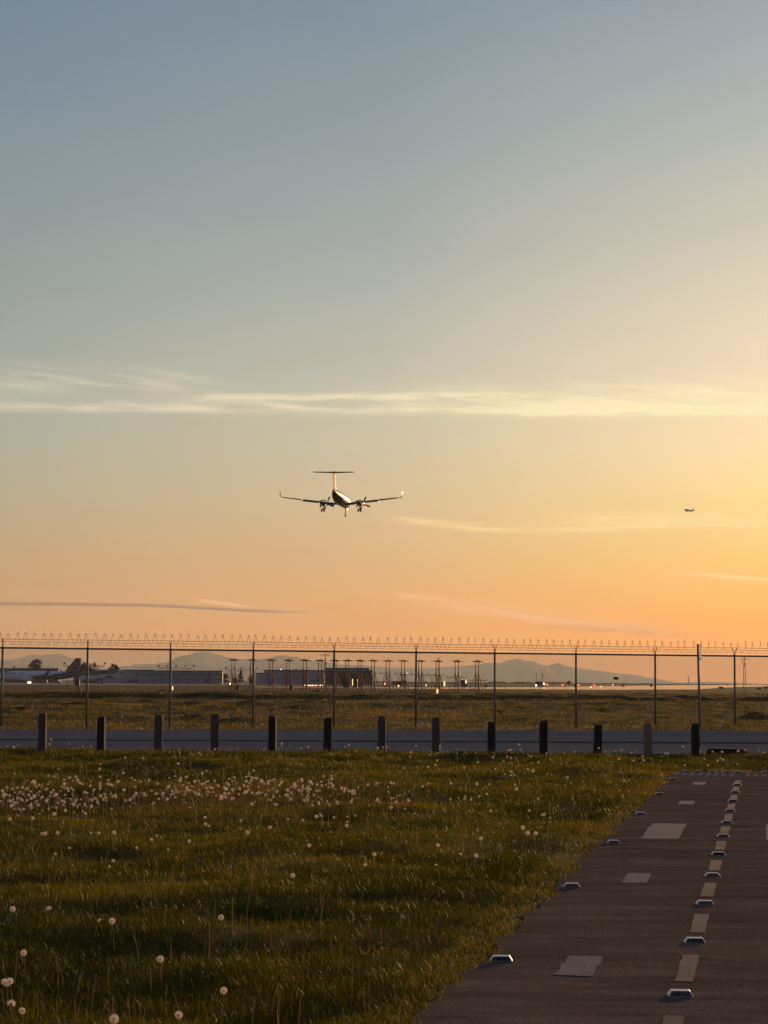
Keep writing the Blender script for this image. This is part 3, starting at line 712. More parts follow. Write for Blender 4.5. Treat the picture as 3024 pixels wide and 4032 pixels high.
# ------------------------------------------------------------------ approach light bars
def light_bar(x0, x1, ybar, lamps, legs, D, label, lit=(), glint=True, lamp_h=.42, thin=1.0):
    c = (x0+x1)/2; pb = Pd(c, ybar, D); zb_ = pb.z; root = empty('approach_light_bar', (pb.x, D, 0)); tag(root, label, 'light bar', 'elevated approach light bars')
    sx = lambda x: (x-c)*D/F
    r = .035*thin*max(1, D/330)
    mb = MB(); mb.tube((sx(x0), 0, zb_), (sx(x1), 0, zb_), r, 8); mb.build('crossbar', redpaint, root)
    for x in legs:
        mb = MB(); mb.tube((sx(x), 0, -.3), (sx(x), 0, zb_), r*.85, 8); mb.box((sx(x), 0, zb_-.05), (.14, .14, .14)); mb.build('leg', redpaint, root)
    for i, x in enumerate(lamps):
        mb = MB(); h = lamp_h*max(.6, 1-(D-260)/1200)
        mb.tube((sx(x), 0, zb_), (sx(x), 0, zb_+h*.62), r*.5, 6)
        L1 = Vector((sx(x), -.10, zb_+h*.72)); L2 = Vector((sx(x)+.10, .12, zb_+h*.82))
        mb.tube(L1, L2, .085, 10, .12); o = mb.build('lamp', lampblk, root)
        mb = MB(); dd = (L2-L1).normalized(); mb.tube(L2+dd*.002, L2+dd*.02, .112, 10, .09); mb.build('lens', lenslit if i in lit else lens, o)
        if i in lit:
            mb = MB(); mb.ball(L2+Vector((0, -.15, .02)), .07, 8, 5); mb.build('bulb', lenslit, o)
    return root
light_bar(249, 410, 2623, [251, 293, 329.5, 370, 409.5], [268, 306, 388], 262, 'red approach light bar with five lamps before the white airliner tail')
light_bar(622, 762, 2631, [623, 657, 692, 728, 761], [639, 675, 743], 296, 'red approach light bar with five lamps before the long grey office building')
light_bar(887, 1012, 2638, [887, 920, 949, 982, 1011], [902, 938, 1004], 331, 'red approach light bar behind the two leftmost antenna masts')
light_bar(1102, 1213, 2645, [1104, 1132, 1158, 1185, 1211], [1116, 1146, 1203], 372, 'red approach light bar with one bright lamp before the grey hangar', lit=(0,))
light_bar(1272, 1380, 2649, [1282, 1307, 1331, 1356, 1378], [1288, 1320, 1368], 410, 'approach light bar before the dark hangar front, behind the seventh antenna mast')
light_bar(1429, 1522, 2653, [1430, 1453, 1476, 1500, 1521], [1440, 1470, 1512], 448, 'approach light bar right of the dark hangar, behind the tenth antenna mast')
light_bar(1554, 1643, 2656, [1554, 1577, 1601, 1621, 1642], [1566, 1598, 1634], 480, 'approach light bar behind the twelfth antenna mast, right of the hangars', lit=(2,))
light_bar(1665, 1748, 2659, [1665, 1685, 1706, 1727, 1747], [1675, 1700, 1737], 512, 'approach light bar behind the fourteenth antenna mast')
light_bar(1760, 1837, 2668, [1760, 1779, 1798, 1818, 1837], [1769, 1798, 1828], 560, 'approach light bar behind the fifteenth antenna mast')
light_bar(1842, 1917, 2679, [1843, 1862, 1880, 1899, 1916], [1852, 1880, 1907], 610, 'low approach light bar behind the rightmost antenna mast')
light_bar(1935, 1998, 2685, [1936, 1952, 1967, 1982, 1997], [1945, 1967, 1989], 680, 'very low far approach light bar just right of the antenna row', thin=1.1)
light_bar(2028, 2100, 2686, [2030, 2046, 2064, 2080, 2098], [2036, 2057, 2090], 740, 'very low far approach light bar left of the distant truck', thin=1.1)
light_bar(2108, 2236, 2687, [2110, 2160, 2185, 2210, 2232], [2126, 2176, 2224], 800, 'very low long approach light bar at the distant truck', thin=1.1)

def cabinet(name, x, yt, yb, wpx, m, label, D=None, legs=True, cat='cabinet', depth=.5, lf=.35):
    b = G(x, yb) if D is None else Pd(x, yb, D); D = b.y; w = wpx*D/F; h = (yb-yt)*D/F
    root = empty(name, (b.x, D, b.z)); tag(root, label, cat)
    mb = MB(); lh = h*lf if legs else 0; mb.box((0, 0, lh+(h-lh)/2), (w, depth*w*1.2, h-lh)); o = mb.build('housing', m, root); bv = o.modifiers.new('b', 'BEVEL'); bv.width = w*.05
    mb = MB(); mb.box((0, 0, h+.02), (w*1.1, depth*w*1.35, .04)); mb.build('lid', m, root)
    mb = MB(); mb.box((0, -depth*w*.6-.006, lh+(h-lh)/2), (w*.8, .01, (h-lh)*.85)); mb.build('door', m, root)
    if legs:
        for s in (-1, 1):
            mb = MB(); mb.tube((s*w*.35, 0, -.3), (s*w*.35, 0, lh), .03, 6); mb.build('leg', m, root)
    return root
cabinet('equipment_box', 304, 2675, 2741, 18, redpaint, 'red equipment box on thin legs under the leftmost light bar', 262, lf=.62)
cabinet('junction_box', 315, 2711, 2740, 9, boxgreen, 'small brown box on a post by the leftmost light bar', 258)
cabinet('equipment_box', 936, 2697, 2728, 12, redpaint, 'small red box with a sunlit side between the two leftmost antenna masts', 325)
cabinet('equipment_box', 1147, 2701, 2728, 11, redpaint, 'small red box at the foot of the fourth antenna mast', 320)
cabinet('equipment_cabinet', 1362, 2672, 2707, 22, boxgreen, 'left one of the grey cabinets before the dark hangar front', 430, False)
cabinet('equipment_cabinet', 1397, 2674, 2707, 20, boxgreen, 'grey cabinet between two bright vertical strips', 430, False)
cabinet('equipment_cabinet', 1422, 2688, 2716, 16, boxgreen, 'small dark green box on legs right of the bright strips', 340)
glossp = mat('glossy pale panel', (.9, .8, .62), .42, .7)
def marker_post(x, yt, yb, wpx, label, D, cat='marker'):
    b = Pd(x, yb, D); w = wpx*D/F; h = (yb-yt)*D/F
    ca = math.degrees(math.atan2(b.x, b.y)); W = w*4
    mb = MB(); mb.box((0, 0, h/2), (W, .12, h), Matrix.Rotation(R(-(100.5+ca/2)), 3, 'Z'))
    o = mb.build('marker_panel', glossp, loc=b); tag(o, label, cat, 'sunlit marker panels in the airfield grass'); bv = o.modifiers.new('b', 'BEVEL'); bv.width = w*.06
marker_post(1720, 2713, 2745, 10, 'tall sunlit cream panel standing by the fourteenth antenna mast', 241)
marker_post(1749, 2682, 2703, 8, 'sunlit cream panel just right of the fourteenth antenna mast', 500)
marker_post(1834, 2677, 2692, 8, 'sunlit cream panel at the end of a light bar, between the two rightmost masts', 560)
marker_post(1515, 2689, 2698, 5, 'small sunlit panel left of the twelfth antenna mast', 500)
marker_post(1568, 2697, 2705, 8, 'squat sunlit box left of the thirteenth antenna mast', 480)
marker_post(1676, 2695, 2703, 7, 'squat sunlit box right of the thirteenth antenna mast', 480)
marker_post(1387, 2674, 2707, 4, 'left one of two tall bright strips before the dark hangar', 420)
marker_post(1408, 2674, 2707, 4, 'right one of two tall bright strips before the dark hangar', 420)
marker_post(905, 2689, 2697, 7, 'small bright box at the foot of the leftmost antenna mast', 520)
marker_post(678, 2703, 2722, 4, 'thin pale marker right of a fence post, before the grey office building', 330)
marker_post(115, 2683, 2692, 14, 'bright square panel before the white airliner', 700)

# row of small runway end lights
lb = MB(); lb.ball((0, 0, .35), .17, 8, 5); lme = build_me(lb, 'lamp', warmlit)
sb = MB(); sb.tube((0, 0, 0), (0, 0, .3), .04, 6); sme = build_me(sb, 'stand', lampblk)
rb = MB(); rb.ball((0, 0, .62), .33, 10, 6, (1.2, 1, .8)); rme = build_me(rb, 'lamp', redlit)
rb2 = MB(); rb2.tube((0, 0, 0), (0, 0, .4), .06, 6); rsm = build_me(rb2, 'stand', lampblk)
def small_light(x, y, D, lm, sm, label, group, s=1.0):
    p = Pd(x, y, D); root = empty('runway_light', (p.x, D, p.z)); tag(root, label, 'runway light', group); root.scale = (s, s, s)
    for nm_, me in (('lamp', lm), ('stand', sm)):
        o = bpy.data.objects.new(nm_, me); COL.objects.link(o); o.parent = root
for i in range(10):
    small_light(1201+7.6*i, 2704.5, 540, lme, sme, 'small amber runway light, %s from the left in the row of ten' % ORD[i], 'row of amber runway lights')
for i, (x, y) in enumerate([(2155, 2703), (2215, 2704), (2278, 2704), (2340, 2705)]):
    small_light(x, y, 760, rme, rsm, ['red runway light next to the distant truck', 'red runway light second right of the distant truck', 'red runway light just right of a fence post, third right of the truck', 'rightmost red runway light, by the bright runway'][i], 'red runway lights')
wb = MB(); wb.ball((0, 0, .6), .32, 10, 6); wme = build_me(wb, 'lamp', lenslit)
small_light(2142, 2699, 800, wme, rsm, 'bright white light at the right end of the distant truck', None)
for i, (x, y) in enumerate([(2413, 2698), (2327, 2707), (2367, 2706)]):
    small_light(x, y, 900, wme, rsm, ['tiny white light above the left end of the bright runway', 'tiny white light left of the rightmost red light', 'tiny white light right of the rightmost red light'][i], 'tiny white runway lights', .4)

# airfield signs
def airsign(x, yt, yb, w, D, label):
    b = Pd(x, yb, D); W = w*D/F; H = (yb-yt)*D/F; root = empty('airfield_sign', (b.x, D, b.z-.3)); tag(root, label, 'airfield sign', 'dark airfield signs seen from behind')
    mb = MB(); mb.box((0, 0, .3+H/2), (W, .3, H)); o = mb.build('panel', blackp, root)
    for s in (-.35, .35):
        mb = MB(); mb.tube((s*W, 0, -.1), (s*W, 0, .32), .06, 6); mb.build('leg', blackp, root)
airsign(2839, 2704, 2711, 18, 640, 'dark sign panel standing before the bright runway')
airsign(2989, 2708, 2714, 15, 600, 'dark sign panel at the right of the airfield, left of the frame edge')
airsign(3015, 2705, 2711, 13, 680, 'dark sign panel at the right frame edge')
airsign(2453, 2696, 2703, 12, 1100, 'small dark sign at the left end of the bright runway')
airsign(2564, 2696, 2704, 8, 1100, 'small dark upright sign left of a fence post over the bright runway')
airsign(2265, 2696, 2706, 9, 900, 'small dark box left of a fence post between two red lights')
airsign(1913, 2698, 2706, 14, 900, 'dark box on the airfield right of the last antenna mast')

# ------------------------------------------------------------------ masts
def mast(x, yt, yb, D, bars, label, lattice=False, lit=False, r=.06):
    b = Pd(x, yb, D); k = D/F; H = (yb-yt)*k; root = empty('antenna_mast', (b.x, D, b.z)); tag(root, label, 'mast')
    if lattice:
        mb = MB(); h2 = H*.78; w = 5*k
        for sx in (-1, 1): mb.tube((sx*w, 0, -.5), (sx*w*.6, 0, h2), r*.7, 6)
        nn = 9
        for j in range(nn):
            z0 = h2*j/nn; z1 = h2*(j+1)/nn; s = 1 if j % 2 else -1; mb.tube((s*w*.9, 0, z0), (-s*w*.8, 0, z1), r*.4, 5)
        mb.build('lattice', redpaint, root)
        mb = MB(); mb.tube((0, 0, h2*.9), (0, 0, H), r, 6); mb.build('pole', redpaint, root)
    else:
        mb = MB(); mb.tube((0, 0, -.5), (0, 0, H), r, 6, r*.6); mb.build('pole', lampblk, root)
    for (y, w) in bars:
        z = (yb-y)*k; mb = MB(); mb.tube((-w*k, 0, z), (w*k, 0, z), r*.8, 6)
        for s in (-1, -.5, .5, 1): mb.tube((s*w*k, -.3, z), (s*w*k, .3, z), r*.5, 5)
        mb.build('crossarm', lampblk if not lattice else redpaint, root)
    if lit:
        mb = MB(); mb.ball((-9*k, 0, (yb-2606)*k), .10, 8, 5); mb.tube((-9*k, 0, (yb-2606)*k), (-9*k, 0, (yb-2614)*k), .03, 5); mb.build('warning_light', redpaint, root)
    return root
mast(2932, 2583, 2728, 400, [(2596, 16), (2614, 7)], 'tall lattice mast with a T shaped crossarm near the right frame edge', True, True)
mast(1280, 2576, 2722, 345, [(2580, 19), (2609, 7)], 'slim mast with sunlit crossarm rising above the sixth antenna mast', True)
mast(1727, 2590, 2705, 400, [(2591, 5), (2638, 6), (2650, 5)], 'thin mast with small fittings behind the fourteenth antenna mast')
mast(2711, 2662, 2694, 1500, [(2668, 4), (2680, 3)], 'faint distant mast left of the sign post', r=.25)
mast(2113, 2652, 2692, 2500, [(2657, 6)], 'left one of two faint distant pylons above the truck', r=.28)
mast(2136, 2644, 2692, 2500, [(2660, 5), (2666, 5)], 'taller right one of two faint distant pylons above the truck', r=.35)

# ------------------------------------------------------------------ distant truck, grey machine
tw = mat('white vehicle paint', (.45, .43, .42), .35, coat=.5); tyre = mat('tyre rubber', (.02, .02, .02), .8); glassd = mat('dark glass', (.02, .022, .025), .08, .3)
p = Pd(2122, 2703.5, 930); root = empty('service_truck', p); tag(root, 'distant dark service truck with bright headlights parked on the airfield', 'truck')
mb = MB(); mb.box((-.2, 0, 1.45), (2.6, 2.0, 1.5)); mb.build('cargo_box', dkgrey, root)
mb = MB(); mb.prism([(1.1, -1, .5), (2.0, -1, .5), (2.0, -1, 1.2), (1.7, -1, 1.9), (1.1, -1, 1.95)], (0, 2, 0)); cb = mb.build('cab', tw, root)
mb = MB(); mb.box((1.5, -1.01, 1.5), (.5, .02, .4)); mb.build('window', glassd, cb)
mb = MB(); mb.box((.2, 0, .55), (3.4, 1.9, .3)); mb.build('chassis', dkgrey, root)
for xx in (-1.0, 1.4):
    for s in (-1, 1):
        mb = MB(); mb.tube((xx, s*.95, .4), (xx, s*.75, .4), .4, 12); mb.build('wheel', tyre, root)
mb = MB(); mb.ball((-1.2, -1.05, .55), .3, 8, 5); mb.build('headlight', lenslit, root)
gp = mat('dull grey machine paint', (.16, .155, .16), .5, noise=.2, nscale=5)
p = Pd(2252, 2747, 228); k = 228/F; root = empty('utility_cart', (p.x, 228, .12)); tag(root, 'small low grey machine with wheel arches and a raised pale flap in the airfield grass', 'utility cart')
mb = MB(); mb.prism([(-26*k, -.4, 3*k), (26*k, -.4, 3*k), (27*k, -.4, 9*k), (4*k, -.4, 12*k), (-6*k, -.4, 17*k), (-15*k, -.4, 18*k), (-22*k, -.4, 13*k), (-26*k, -.4, 8*k)], (0, .8, 0)); mb.build('body', gp, root)
for xx in (-16, 18):
    for s in (-1, 1):
        mb = MB(); mb.tube((xx*k, s*.42, 5*k), (xx*k, s*.30, 5*k), 5.5*k, 14); mb.build('wheel', tyre, root)
mb = MB(); mb.tube((22*k, 0, 9*k), (30*k, 0, 24*k), .035, 6); mb.build('strut', lampblk, root)
mb = MB(); mb.box((27*k, 0, 26*k), (14*k, .7, 2*k), Matrix.Rotation(R(8), 3, 'Y')); mb.build('flap', cream, root)

# ------------------------------------------------------------------ buildings
wallg = mat('grey wall panels', (.36, .38, .38), .7, noise=.1, nscale=.3, stretch=(1, 1, .3)); walld = mat('dark wall panels', (.10, .10, .105), .7, noise=.15, nscale=.3)
roofd = mat('dark roofing', (.05, .05, .052), .8, noise=.2, nscale=.4); wing_ = mat('window glass', (.03, .035, .04), .15, .2); wallblue = mat('blue panels', (.04, .07, .13), .6); wallbrown = mat('dark brown panels', (.045, .034, .028), .7, noise=.3, nscale=.4)  # wallbrown: dark brown tone of the hangar front
def building(x0, x1, yt, yb, D, wm, label, windows=(), parts=(), depth=6, rooft=.5, cat='building'):
    k = D/F; cx = (x0+x1)/2; b = Pd(cx, yb, D); root = empty('building', (b.x, D, -.2)); tag(root, label, cat)
    zt = Pd(cx, yt, D).z+.2; w = (x1-x0)*k
    mb = MB(); mb.box((0, depth/2, zt/2), (w, depth, zt)); wall = mb.build('wall', wm, root)
    mb = MB(); mb.box((0, depth/2, zt+rooft/2), (w+.8, depth+.8, rooft)); mb.build('roof', roofd, root)
    wp = None
    for (wx, wy, ww, wh) in windows:
        if wp is None:
            mb = MB(); mb.box((0, 0, 0), (1, .16, 1)); wp = mb.build('window', wing_, wall); o = wp
        else: o = wp.copy(); COL.objects.link(o)
        o.location = ((wx-cx)*k, -.03, (Pd(wx, wy, D).z+.2)); o.scale = (ww*k, 1, wh*k)
    for (nm_, px0, px1, py0, py1, m, dep) in parts:
        z1 = Pd(cx, py0, D).z+.2; z0 = Pd(cx, py1, D).z+.2
        mb = MB(); mb.box((((px0+px1)/2-cx)*k, -dep/2, (z0+z1)/2), ((px1-px0)*k, dep, z1-z0)); mb.build(nm_, m, root)
    return root
building(-60, 229, 2633, 2690, 1650, walld, 'long low dark terminal roof behind the white airliner', parts=[('roof_unit', 55, 60, 2622, 2633, roofd, 4), ('roof_unit', 28, 50, 2631, 2634, cream, 3)])
# peaked hangar
D = 1500; k = D/F; b = Pd(338, 2690, D); root = empty('building', (b.x, D, -.2)); tag(root, 'dark hangar with a steep pointed roof beside the airliner tail', 'hangar')
mb = MB(); mb.box((0, 15, 4.2), (100*k, 30, 8.4)); mb.build('wall', walld, root)
mb = MB(); mb.prism([(-50*k, -1, 8.4), (50*k, -1, 8.4), (22*k, -1, 10.5), (-10*k, -1, 14.0)], (0, 32, 0)); mb.build('roof', roofd, root)
building(388, 488, 2652, 2690, 1450, wallg, 'pale low hangar with a dark upper band left of the grey block', parts=[('roof_band', 388, 488, 2638, 2653, roofd, 1.0), ('floodlight', 429, 432, 2639, 2641, lens, 1.3), ('floodlight', 477, 480, 2639, 2641, lens, 1.3)])
building(484, 600, 2640, 2690, 1380, wallg, 'plain grey block at the left end of the long office building', parts=[('awning', 530, 600, 2651, 2655, dkgrey, 2.0), ('blue_panel', 500, 545, 2676, 2687, wallblue, .5)])
wins = []
for r_, y_ in enumerate((2650, 2662.5, 2679)):
    xs_ = [(591, 11), (611, 11), (632, 9), (663, 9)] if r_ else [(690, 12), (718, 14), (748, 12), (772, 12), (788, 10), (825, 12), (852, 12)]
    if r_ == 1: xs_ += [(687, 8), (701, 7), (715, 9), (756, 9), (770, 9), (784, 9), (797, 9), (811, 9), (823, 9)]
    if r_ == 2: xs_ = [(568, 11), (592, 6), (609, 10), (700, 8), (760, 8), (780, 8)]
    wins += [(x_, y_, w_, 3.6) for x_, w_ in xs_]
building(546, 875, 2643, 2689, 1300, wallg, 'long three storey grey office building with window rows', windows=wins, parts=[('floor_band', 540, 875, 2655, 2657, dkgrey, .6), ('floor_band', 620, 875, 2672.5, 2675, wallblue, .6), ('loading_door', 800, 825, 2678, 2687, walld, .4)])
building(1008, 1046, 2652, 2690, 1330, wallg, 'low grey annex with a slanted dark door at the left of the hangar', parts=[('door', 1040, 1046, 2668, 2690, walld, .5)])
building(1040, 1278, 2641, 2691, 1300, wallg, 'large grey hangar behind the third to sixth antenna masts', windows=[(1226, 2681, 14, 4), (1250, 2681, 14, 4)], parts=[('roof_unit', 1160, 1174, 2634, 2641, wallg, 6), ('door_frame', 1075, 1078, 2650, 2690, dkgrey, .4), ('door_frame', 1140, 1143, 2650, 2690, dkgrey, .4), ('door_frame', 1200, 1203, 2650, 2690, dkgrey, .4)])
building(1280, 1452, 2633, 2691, 1250, wallg, 'taller hangar with a pale roof block and dark front behind the middle masts', parts=[('hangar_front', 1282, 1440, 2650, 2690, wallbrown, 2.0), ('fascia', 1278, 1450, 2641, 2649, boxgreen, 3.0), ('roof_unit', 1350, 1356, 2629, 2633, dkgrey, 3)])
building(1446, 1466, 2643, 2690, 1240, walld, 'narrow dark building at the right end of the hangars')
building(1815, 1838, 2680, 2692, 900, walld, 'small dark hut behind the sunlit panel between the rightmost masts', depth=4, rooft=.2, cat='hut')
building(1540, 1600, 2683, 2692, 1500, walld, 'low dark shed far right of the hangars', depth=8, rooft=.2, cat='shed')

# ------------------------------------------------------------------ distant trees
leafd = mat('distant dark foliage', (.035, .04, .018), .8, noise=.4, nscale=.8); leafo = mat('distant golden foliage', (.10, .065, .02), .8, noise=.4, nscale=.8); bark = mat('bark', (.05, .035, .025), .9)  # leafo: golden brown foliage tone for one tree
def tree(x, yt, yb, w, D, m, label, cone=False, seed=0):
    k = D/F; b = Pd(x, yb, D); H = Pd(x, yt, D).z; W = w*k; rr = random.Random(seed); root = empty('tree', (b.x, D, 0)); tag(root, label, 'tree')
    mb = MB(); mb.tube((0, 0, -.3), (0, 0, H*.7), H*.03, 6, H*.01)
    for j in range(5):
        a = rr.uniform(0, 6.28); mb.tube((0, 0, H*(.3+.08*j)), (math.cos(a)*W*.3, math.sin(a)*W*.3, H*(.5+.08*j)), H*.012, 5, H*.005)
    mb.build('trunk', bark, root)
    mb = MB(); clumps = []
    for j in range(44):
        f = rr.uniform(.2, .95); rad = (W/2)*((1-f)*1.25 if cone else .85*math.sqrt(max(0, 1-((f-.66)/.34)**2)) if f > .66 else .85); a = rr.uniform(0, 6.28)
        clumps.append((Vector((math.cos(a)*rad*rr.uniform(.3, 1), math.sin(a)*rad*rr.uniform(.3, 1), H*f)), W*(.08+.08*rr.random())*(.8 if cone else 1.25)))
    for c, r_ in clumps:
        for q_ in range(55):
            d = Vector((rr.gauss(0, 1), rr.gauss(0, 1), rr.gauss(0, 1))).normalized()*r_*rr.uniform(.5, 1.15); p_ = c+d
            s = W*.034*rr.uniform(.7, 1.5); u = Vector((rr.gauss(0, 1), rr.gauss(0, 1), rr.gauss(0, 1))).normalized(); v = u.orthogonal().normalized()
            mb.add([p_-u*s, p_+v*s, p_+u*s, p_-v*s], [(0, 1, 2, 3)])
    mb.build('crown', m, root)
tree(140, 2598, 2690, 54, 1560, leafd, 'large dark round tree above the white airliner', seed=1)
tree(366, 2614, 2690, 34, 1600, leafo, 'golden brown tree right of the pointed roof', seed=2)
tree(448, 2615, 2690, 36, 1600, leafd, 'low wide tree above the pale low hangar', seed=3)
tree(445, 2628, 2690, 60, 1650, leafd, 'low bushy tree peeping over the pale hangar roof', seed=4)
tree(886, 2654, 2690, 28, 1450, leafd, 'low dark tree at the right end of the office building', seed=5)
tree(948, 2638, 2689, 30, 1400, leafd, 'upright dark conifer between the two grey buildings', True, seed=6)
tree(988, 2664, 2689, 22, 1400, leafd, 'small dark bush tree at the left edge of the grey hangar', seed=7)
tree(925, 2670, 2690, 26, 1500, leafd, 'low dark shrub tree left of the upright conifer', seed=8)
tree(2240, 2681, 2692, 16, 2400, leafd, 'tiny dark tree on the horizon right of the distant truck', seed=9)
# far treeline: one mass
mb = MB(); rr = random.Random(4)
def strip_line(x0, x1, hpx0, hpx1, D, stp):
    x = x0; ring = []
    while x < x1:
        f = (x-x0)/(x1-x0); h = (hpx0*(1-f)+hpx1*f)*(.65+.7*float(vn(x/23, 0, 9))+.25*float(vn(x/4, 0, 10)))
        b = Pd(x, 2016, D); zt_ = CAMZ+h*D/F-1.0
        ring.append([Vector((b.x, D-20, -2)), Vector((b.x, D-10, zt_*.8)), Vector((b.x, D, zt_)), Vector((b.x, D+30, zt_*.7)), Vector((b.x, D+40, -2))]); x += stp
    mb.loft(ring, False)
strip_line(-300, 3400, 4.0, 1.0, 6000, 5); strip_line(1480, 2900, 5.0, 2.4, 4200, 4); strip_line(2500, 2565, 4.5, 4.0, 3900, 3)
o = mb.build('distant_woods', leafd); tag(o, kind='stuff')

# ------------------------------------------------------------------ apron, runway
apm = asphalt('apron concrete', (.22, .17, .15), (.30, .24, .20), .7, spec=.3, streak=(.02, .02, 1))
rwm = asphalt('runway surface', (.32, .20, .13), (.40, .27, .18), .09, spec=1.0, streak=(.02, .02, 1), bstr=.0)
def gpoly(name, pts, z, m): sheet(name, [G(x, y)[:2] for x, y in pts], z, m)
gpoly('apron', [(-600, 2692.5), (0, 2696), (600, 2698.5), (1300, 2697.5), (1500, 2696), (1500, 2692.2), (600, 2688.6), (-600, 2681)], .05, apm)
gpoly('runway', [(1000, 2706.5), (1650, 2712.5), (2050, 2715), (2400, 2717), (2740, 2716), (2800, 2711.5), (2900, 2706), (3100, 2699), (3200, 2698), (3200, 2696.8), (3024, 2696.4), (2700, 2697.6), (2400, 2702), (2050, 2706), (1650, 2708), (1000, 2704)], .07, rwm)

# ------------------------------------------------------------------ mountains
mtm = mat('mountain rock and forest', (.045, .05, .055), .95, noise=.2, nscale=.001)
def mountain(name, prof, D, seed):
    prof = sorted(prof); xs = [p_[0] for p_ in prof]; n = int((xs[-1]-xs[0])/5)+1
    px = np.linspace(xs[0], xs[-1], n); py = np.interp(px, xs, [p_[1] for p_ in prof])
    py = py-1.6*(vn(px/13, px*0, seed)-.5)-1.0*(vn(px/5.3, px*0, seed+1)-.5)
    rows = 14; V = []
    for r_ in range(rows+1):
        f = r_/rows; sh = math.sin(PI*f)**1.2; yo = (f-.5)*7000
        for a, b in zip(px, py):
            p_ = Pd(a, b, D); hgt = max(3, p_.z)
            nz = 1 if r_ == rows//2 else .75+.5*float(vn(a/40, r_*1.3, seed+2))
            h = hgt*min(.82, sh*nz)
            V.append((p_.x, D+yo, (h if r_ != rows//2 else hgt)-3*(r_ in (0, rows))))
    n = len(px); q_ = [(j*n+i, j*n+i+1, (j+1)*n+i+1, (j+1)*n+i) for j in range(rows) for i in range(n-1)]
    mb = MB(); mb.add(V, q_); o = mb.build(name, mtm, smooth=False); tag(o, kind='structure')
m1 = [(-500, 2640), (-300, 2625), (-120, 2618), (0, 2610), (20, 2604), (68, 2592.5), (95, 2588), (119, 2579), (133, 2577), (155, 2582), (184, 2576), (211, 2578), (230, 2571), (258, 2584), (287, 2592.5), (312, 2595), (339, 2606), (380, 2624), (423, 2632), (470, 2650), (540, 2683)]
m2 = [(440, 2668), (499, 2630), (530, 2617), (611, 2613), (665, 2608), (689, 2605), (725, 2582.6), (762, 2572), (792, 2566), (822, 2568), (852, 2575), (900, 2589), (958, 2595), (1013, 2597), (1067, 2590), (1102, 2580), (1127, 2581), (1143, 2587), (1170, 2586), (1186, 2592), (1243, 2603), (1300, 2608), (1331, 2617), (1440, 2620), (1521, 2629), (1650, 2632), (1750, 2650), (1850, 2686)]
m3 = [(1500, 2660), (1602, 2631), (1704, 2630), (1786, 2624), (1875, 2618), (1910, 2610), (1975, 2611), (1992, 2601), (2016, 2597), (2046, 2593), (2065, 2601), (2100, 2602), (2129, 2618), (2167, 2620), (2186, 2611), (2202, 2610), (2218, 2621), (2267, 2630), (2335, 2638), (2403, 2647), (2443, 2652), (2494, 2658), (2532, 2672), (2575, 2690)]
mountain('mountains', m1, 23000, 1); mountain('mountains', m2, 21500, 11); mountain('mountains', m3, 24500, 21)
mountain('mountains', [(2640, 2692), (2700, 2688), (2760, 2684), (2820, 2684), (2860, 2690), (2880, 2693)], 26000, 31)

# ------------------------------------------------------------------ aircraft helpers
def foil(le, chord, thick, zc, x=None, n=12, yx=False, vert=False, twist=0):
    """closed airfoil ring; chord runs to -y from le"""
    pts = []
    for i in range(n):
        t = 2*PI*i/n; cx = .5+.5*math.cos(t); th = thick*math.sin(t)*(.35+.65*(cx**.5))*.9 if True else 0
        y = le-chord*(1-cx)
        if vert: pts.append(Vector((x+th*chord*.5, y, zc)))
        else: pts.append(Vector((x, y, zc+th*chord*.5)))
    return pts
def ell(y, rx, rz, zc, n=20, top=1.0): return [Vector((rx*math.cos(2*PI*k/n), y, zc+rz*math.sin(2*PI*k/n)*(top if math.sin(2*PI*k/n) > 0 else 1))) for k in range(n)]

# ------------------------------------------------------------------ turboprop on approach
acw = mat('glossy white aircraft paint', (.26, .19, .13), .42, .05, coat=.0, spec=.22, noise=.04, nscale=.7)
acd = mat('dark glossy aircraft skin', (.028, .014, .011), .25, .2, coat=.6)
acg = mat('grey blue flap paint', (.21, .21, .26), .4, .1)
acm = mat('polished metal', (.75, .62, .48), .14, .95)
finm = mat('sunset toned tail', (.8, .46, .21), .7, .0, spec=.05)  # sunset reflection on the fin put into its base colour
tailm = mat('dark matt tail', (.035, .012, .009), .55, 0, spec=.2)
wgm = mat('sunlit winglet', (.9, .8, .6), .34, .9)
prop = mat('propeller blade', (.06, .055, .055), .4, .2)
D = 310; pc0 = Pd(1344, 1972, D)
AC = empty('twin_propeller_aeroplane', pc0); tag(AC, 'twin propeller T tailed aeroplane on final approach with its wheels down', 'aeroplane')
AC.rotation_euler = (R(-.4), R(0.4), R(-7.0))
mb = MB(); rg = [(6.4, .05, .05, -.30), (6.1, .26, .24, -.27), (5.4, .48, .42, -.2), (4.6, .60, .60, -.1), (3.9, .78, .78, .08), (3.0, .84, .86, .12), (0, .86, .88, .14), (-2.0, .85, .88, .15), (-3.4, .80, .84, .20), (-4.8, .68, .76, .28), (-6.2, .48, .62, .40), (-7.4, .27, .44, .56), (-8.0, .10, .24, .68)]
mb.loft([ell(*r_) for r_ in rg])
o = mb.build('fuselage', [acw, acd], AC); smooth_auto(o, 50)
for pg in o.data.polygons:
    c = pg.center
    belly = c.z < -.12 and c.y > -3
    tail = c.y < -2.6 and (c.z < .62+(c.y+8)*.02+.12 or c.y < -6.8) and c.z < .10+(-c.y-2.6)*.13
    pg.material_index = 1 if (belly or tail) else 0  # belly and lower tail faces take the darker material
